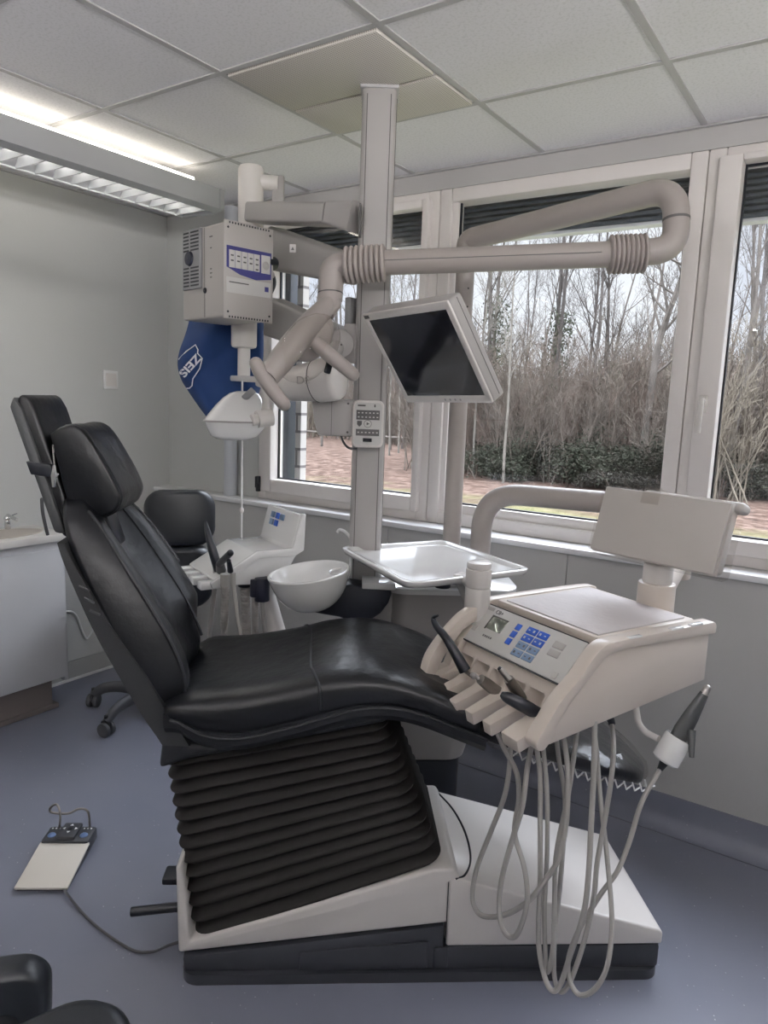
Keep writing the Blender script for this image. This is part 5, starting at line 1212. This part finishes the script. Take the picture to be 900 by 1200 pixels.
a0 = math.atan2(P1.y-SCn.y, P1.x-SCn.x); stool_base(s1_, SCn, a0, RC_, .60)
pb_ = at(211, 607, 3.28); vd = (CP-pb_); vd.z = 0; vd.normalize(); T = frame(pb_, Vector((-vd.y, vd.x, 0)), Vector((0, 0, 1))+vd*-.10)
b = MB(); pad(b, T, .315, .255, .075, .085, .05); bp_ = build(b, 'backrest', 'leather2', s1_, ang=60)
pl2 = at(213, 676, 3.32); T = frame(pl2, Vector((-vd.y, vd.x, 0)), Vector((0, 0, 1))+vd*.06)
b = MB(); pad(b, T, .30, .29, .09, .10, .05); build(b, 'lower_backrest', 'leather2', s1_, ang=60)
T = frame(Vector((SCn.x, SCn.y, .63)), Vector((-vd.y, vd.x, 0)), vd); b = MB(); pad(b, T, .40, .40, .085, .14); build(b, 'seat', 'leather2', s1_, ang=60)
b = MB(); b.tube(spline([Vector((SCn.x, SCn.y, .57)), Vector((SCn.x, SCn.y, .56)).lerp(Vector((pl2.x, pl2.y, .56)), .9)-vd*.02, Vector((pl2.x, pl2.y, .72))-vd*.06, Vector((pb_.x, pb_.y, pb_.z))-vd*.02], 6), .014, 10, sq=1.8); build(b, 'back_bar', 'shell', s1_)
b = MB(); q = at(228, 722, 3.25); b.cyl((q.x, q.y, q.z), (SCn.x, SCn.y, .57), .006, seg=8); b.ball(q, .012, 10); build(b, 'height_lever', 'chrome', s1_)
# second stool, cut off by the lower left corner of the frame
S2 = onZ(40, 1330, .60); S2.z = 0
vd = (CP-S2); vd.z = 0; vd.normalize(); vx = Vector((-vd.y, vd.x, 0))
s2_ = thing('operator_stool', 'black leather stool cut off by the lower left corner of the photo', 'stool', Matrix.Translation(S2))
stool_base(s2_, S2, .3, .28, .58)
T = frame(Vector((S2.x, S2.y, .60)), (vx+vd*-.18), vd); b = MB(); pad(b, T, .31, .33, .085, .08); build(b, 'seat', 'leather2', s2_, ang=60)
q = at(0, 1200, 1.22); T = frame(q, vx+vd*.25, Vector((0, 0, 1))+vd*-.15); b = MB(); pad(b, T, .15, .20, .07, .05, .015); build(b, 'backrest', 'leather2', s2_, ang=60)
b = MB(); b.tube([Vector((S2.x, S2.y, .55)), Vector((q.x, q.y, .56)), q-vd*.03], .014, 10, sq=1.6); build(b, 'back_bar', 'shell', s2_)

# ================================================================== wash basin cabinet on the left
FXc = -3.235
yR = onX(75, 640, FXc).y; yL = .95; zt_ = onX(70, 625, FXc).z
cb_ = thing('washbasin_cabinet', 'white washbasin cabinet with pale worktop against the left wall', 'cabinet', (-3.4, (yL+yR)/2, 0))
b = MB(); b.box((-3.38, (yL+yR)/2-.004, .53), (.27, yR-yL-.02, .72)); build(b, 'carcass', 'cab', cb_)
yd = yR
for k in range(2):
    build(MB().box((FXc-.009, yd-.30-.002, (.165+zt_-.075)/2), (.018, .596, zt_-.075-.165), bev=.002), 'door', 'cab', cb_); yd -= .60
build(MB().box((-3.39, yR+.004, .50), (.27, .018, zt_-.25+.08), bev=.001), 'side_panel', 'cab', cb_)
build(MB().box((-3.38, (yL+yR)/2-.02, zt_-.055), (.25, yR-yL-.04, .04)), 'recess_strip', 'kick', cb_)
build(MB().box((-3.40, (yL+yR)/2-.03, .08), (.23, yR-yL-.06, .16)), 'plinth', 'kick', cb_); build(MB().box((-3.395, (yL+yR)/2-.02, .012), (.255, yR-yL-.03, .024), bev=.003), 'plinth_foot', 'kick', cb_)
wt_ = MB(); wt_.box((-3.377, (yL+yR)/2+.005, zt_-.017), (.325, yR-yL+.03, .036), bev=.006); wo = build(wt_, 'worktop', 'top', cb_)
sc_ = Vector((-3.385, onX(5, 600, -3.385).y, zt_+.0005)); T = Matrix.Translation(sc_)
b = MB(); b.lathe([(.001, .001), (.10, .001), (.125, .002), (.138, .004), (.142, .002), (.143, -.001)], T, 40, sx=.78, sy=1.25); build(b, 'sink_bowl', 'basin', cb_, ang=50)
fx = onX(8, 600, -3.49); fz = zt_
b = MB(); b.cyl((-3.49, fx.y, fz), (-3.49, fx.y, fz+.05), .014, seg=14, bev=.003); b.tube(fillet([(-3.49, fx.y, fz+.045), (-3.49, fx.y, fz+.075), (-3.40, fx.y-.0, fz+.06)], .02), .008, 10); b.ball((-3.49, fx.y, fz+.055), .016, 12); b.tube([(-3.49, fx.y, fz+.06), (-3.49, fx.y+.05, fz+.075)], .004, 8); build(b, 'tap', 'chrome', cb_)
# dark cable hanging behind the headrest and white cable at the wall
b = MB(); P = [onX(49, 585, -3.19), onX(50, 600, -3.185), onX(53, 615, -3.18), onX(56, 627, -3.18)]; b.tube(spline(P, 5), .008, 8); b.ball(P[0], .008, 8); build(b, 'dark_cable', 'cable', label='short dark cable end hanging over the worktop edge beside the headrest', cat='cable')
b = MB(); P = [onX(x, y, XL+.006) for x, y in ((74, 717), (84, 717), (91, 724), (96, 738), (101, 748), (104, 746), (108, 739), (114, 727), (122, 718))]; b.tube(spline(P, 6), .006, 8); build(b, 'wall_cable', 'wcable', label='loose white cable drooping along the left wall beside the cabinet', cat='cable')
# light switch
sp1 = onX(129, 445, XL); sw = thing('light_switch', 'square white switch plate on the grey left wall', 'switch', (XL, sp1.y, sp1.z))
build(MB().box((XL+.005, sp1.y, sp1.z), (.010, .092, .102), bev=.003), 'plate', 'gwhite', sw); build(MB().box((XL+.011, sp1.y, sp1.z), (.006, .064, .070), bev=.002), 'rocker', 'white', sw)
# ================================================================== ceiling lights
def ceiling_light(X, y0, y1, label, m='tube', dz=0):
    t = thing('ceiling_light', label, 'lamp', (X, (y0+y1)/2, 2.44)); ym, L = (y0+y1)/2, y1-y0
    b = MB()
    def ext(poly): 
        poly = [(x, z+dz) for x, z in poly]; b.loft([[Vector((X+x, y, z)) for x, z in poly] for y in (y0, y1)])
    ext([(.105, 2.437), (.108, 2.434), (.150, 2.446), (.150, 2.535), (.120, 2.540), (.118, 2.535), (.140, 2.528), (.140, 2.455), (.105, 2.443)]); ext([(-.105, 2.437), (-.108, 2.434), (-.150, 2.446), (-.150, 2.535), (-.120, 2.540), (-.118, 2.535), (-.140, 2.528), (-.140, 2.455), (-.105, 2.443)])
    ext([(-.12, 2.505), (.12, 2.505), (.12, 2.512), (-.12, 2.512)])
    build(b, 'housing', 'lampbody', t)
    b = MB(); b.prism([(-.155, 2.446), (-.10, 2.432), (.10, 2.432), (.155, 2.446), (.155, 2.535), (-.155, 2.535)], -.006, .022, Matrix(((1, 0, 0, X), (0, 0, 1, y1), (0, 1, 0, dz), (0, 0, 0, 1))), .004); build(b, 'end_cap', 'lampbody', t)
    b = MB(); n = int(L/.078); P = L/n
    for k in range(n):
        y = y0+P*(k+.5); b.prism([(-.003, .0), (.003, 0), (.020, .062), (-.020, .062)], -.105, .105, Matrix(((0, 0, 1, X), (1, 0, 0, y), (0, 1, 0, 2.438+dz), (0, 0, 0, 1))))
    for s_ in (-1, 1): b.loft([[Vector((X+s_*x, y, z+dz)) for x, z in ((.030, 2.503), (.108, 2.440), (.110, 2.442), (.034, 2.505))] for y in (y0, y1)])
    build(b, 'louvre', 'louvre', t, flat=True)
    b = MB(); b.cyl((X, y0+.03, 2.494+dz), (X, y1-.03, 2.494+dz), .008, seg=10); build(b, 'lit_tube', 'tube4' if m == 'tube' else m, t)
    for s_ in (.085, -.085): build(MB().cyl((X+s_*1.2, y0+.05, 2.553+dz), (X+s_*1.2, y1-.12, 2.553+dz), .009, seg=10), 'lit_tube', 'added_uplight' if m == 'added_tube' else m, t)
    b = MB()
    for k in range(5):
        y = y0+.3+(L-.5)*k/4; b.box((X, y, (2.594+2.510+dz)/2), (.02 if dz else .05, .02 if dz else .06, .084-dz))
    build(b, 'hanger', 'lampbody', t)
ceiling_light(-2.79, -1.3, 2.47, 'long grey louvred ceiling light near the left wall')
ceiling_light(.95, -1.6, 1.6, 'long grey louvred fill light added unseen on the right side of the room', 'added_tube', -.38)  # unseen fixture, added to raise the room's brightness
ceiling_light(-.9, -1.7, .25, 'shorter grey louvred fill light added unseen behind the camera', 'added_tube', -.38)  # also added out of view, fills in soft light from behind
# daylight portals at the three windows (guide sky sampling only)
for x0, x1 in ((-2.68, -1.79), (-1.63, -.645), (-.49, 1.54)):
    l = bpy.data.lights.new('portal', 'AREA'); l.shape = 'RECTANGLE'; l.size = x1-x0; l.size_y = 1.33; l.cycles.is_portal = True
    o = bpy.data.objects.new('portal', l); COL.objects.link(o); o.location = ((x0+x1)/2, 3.02, 1.81); o.rotation_euler = (-pi/2, 0, 0)
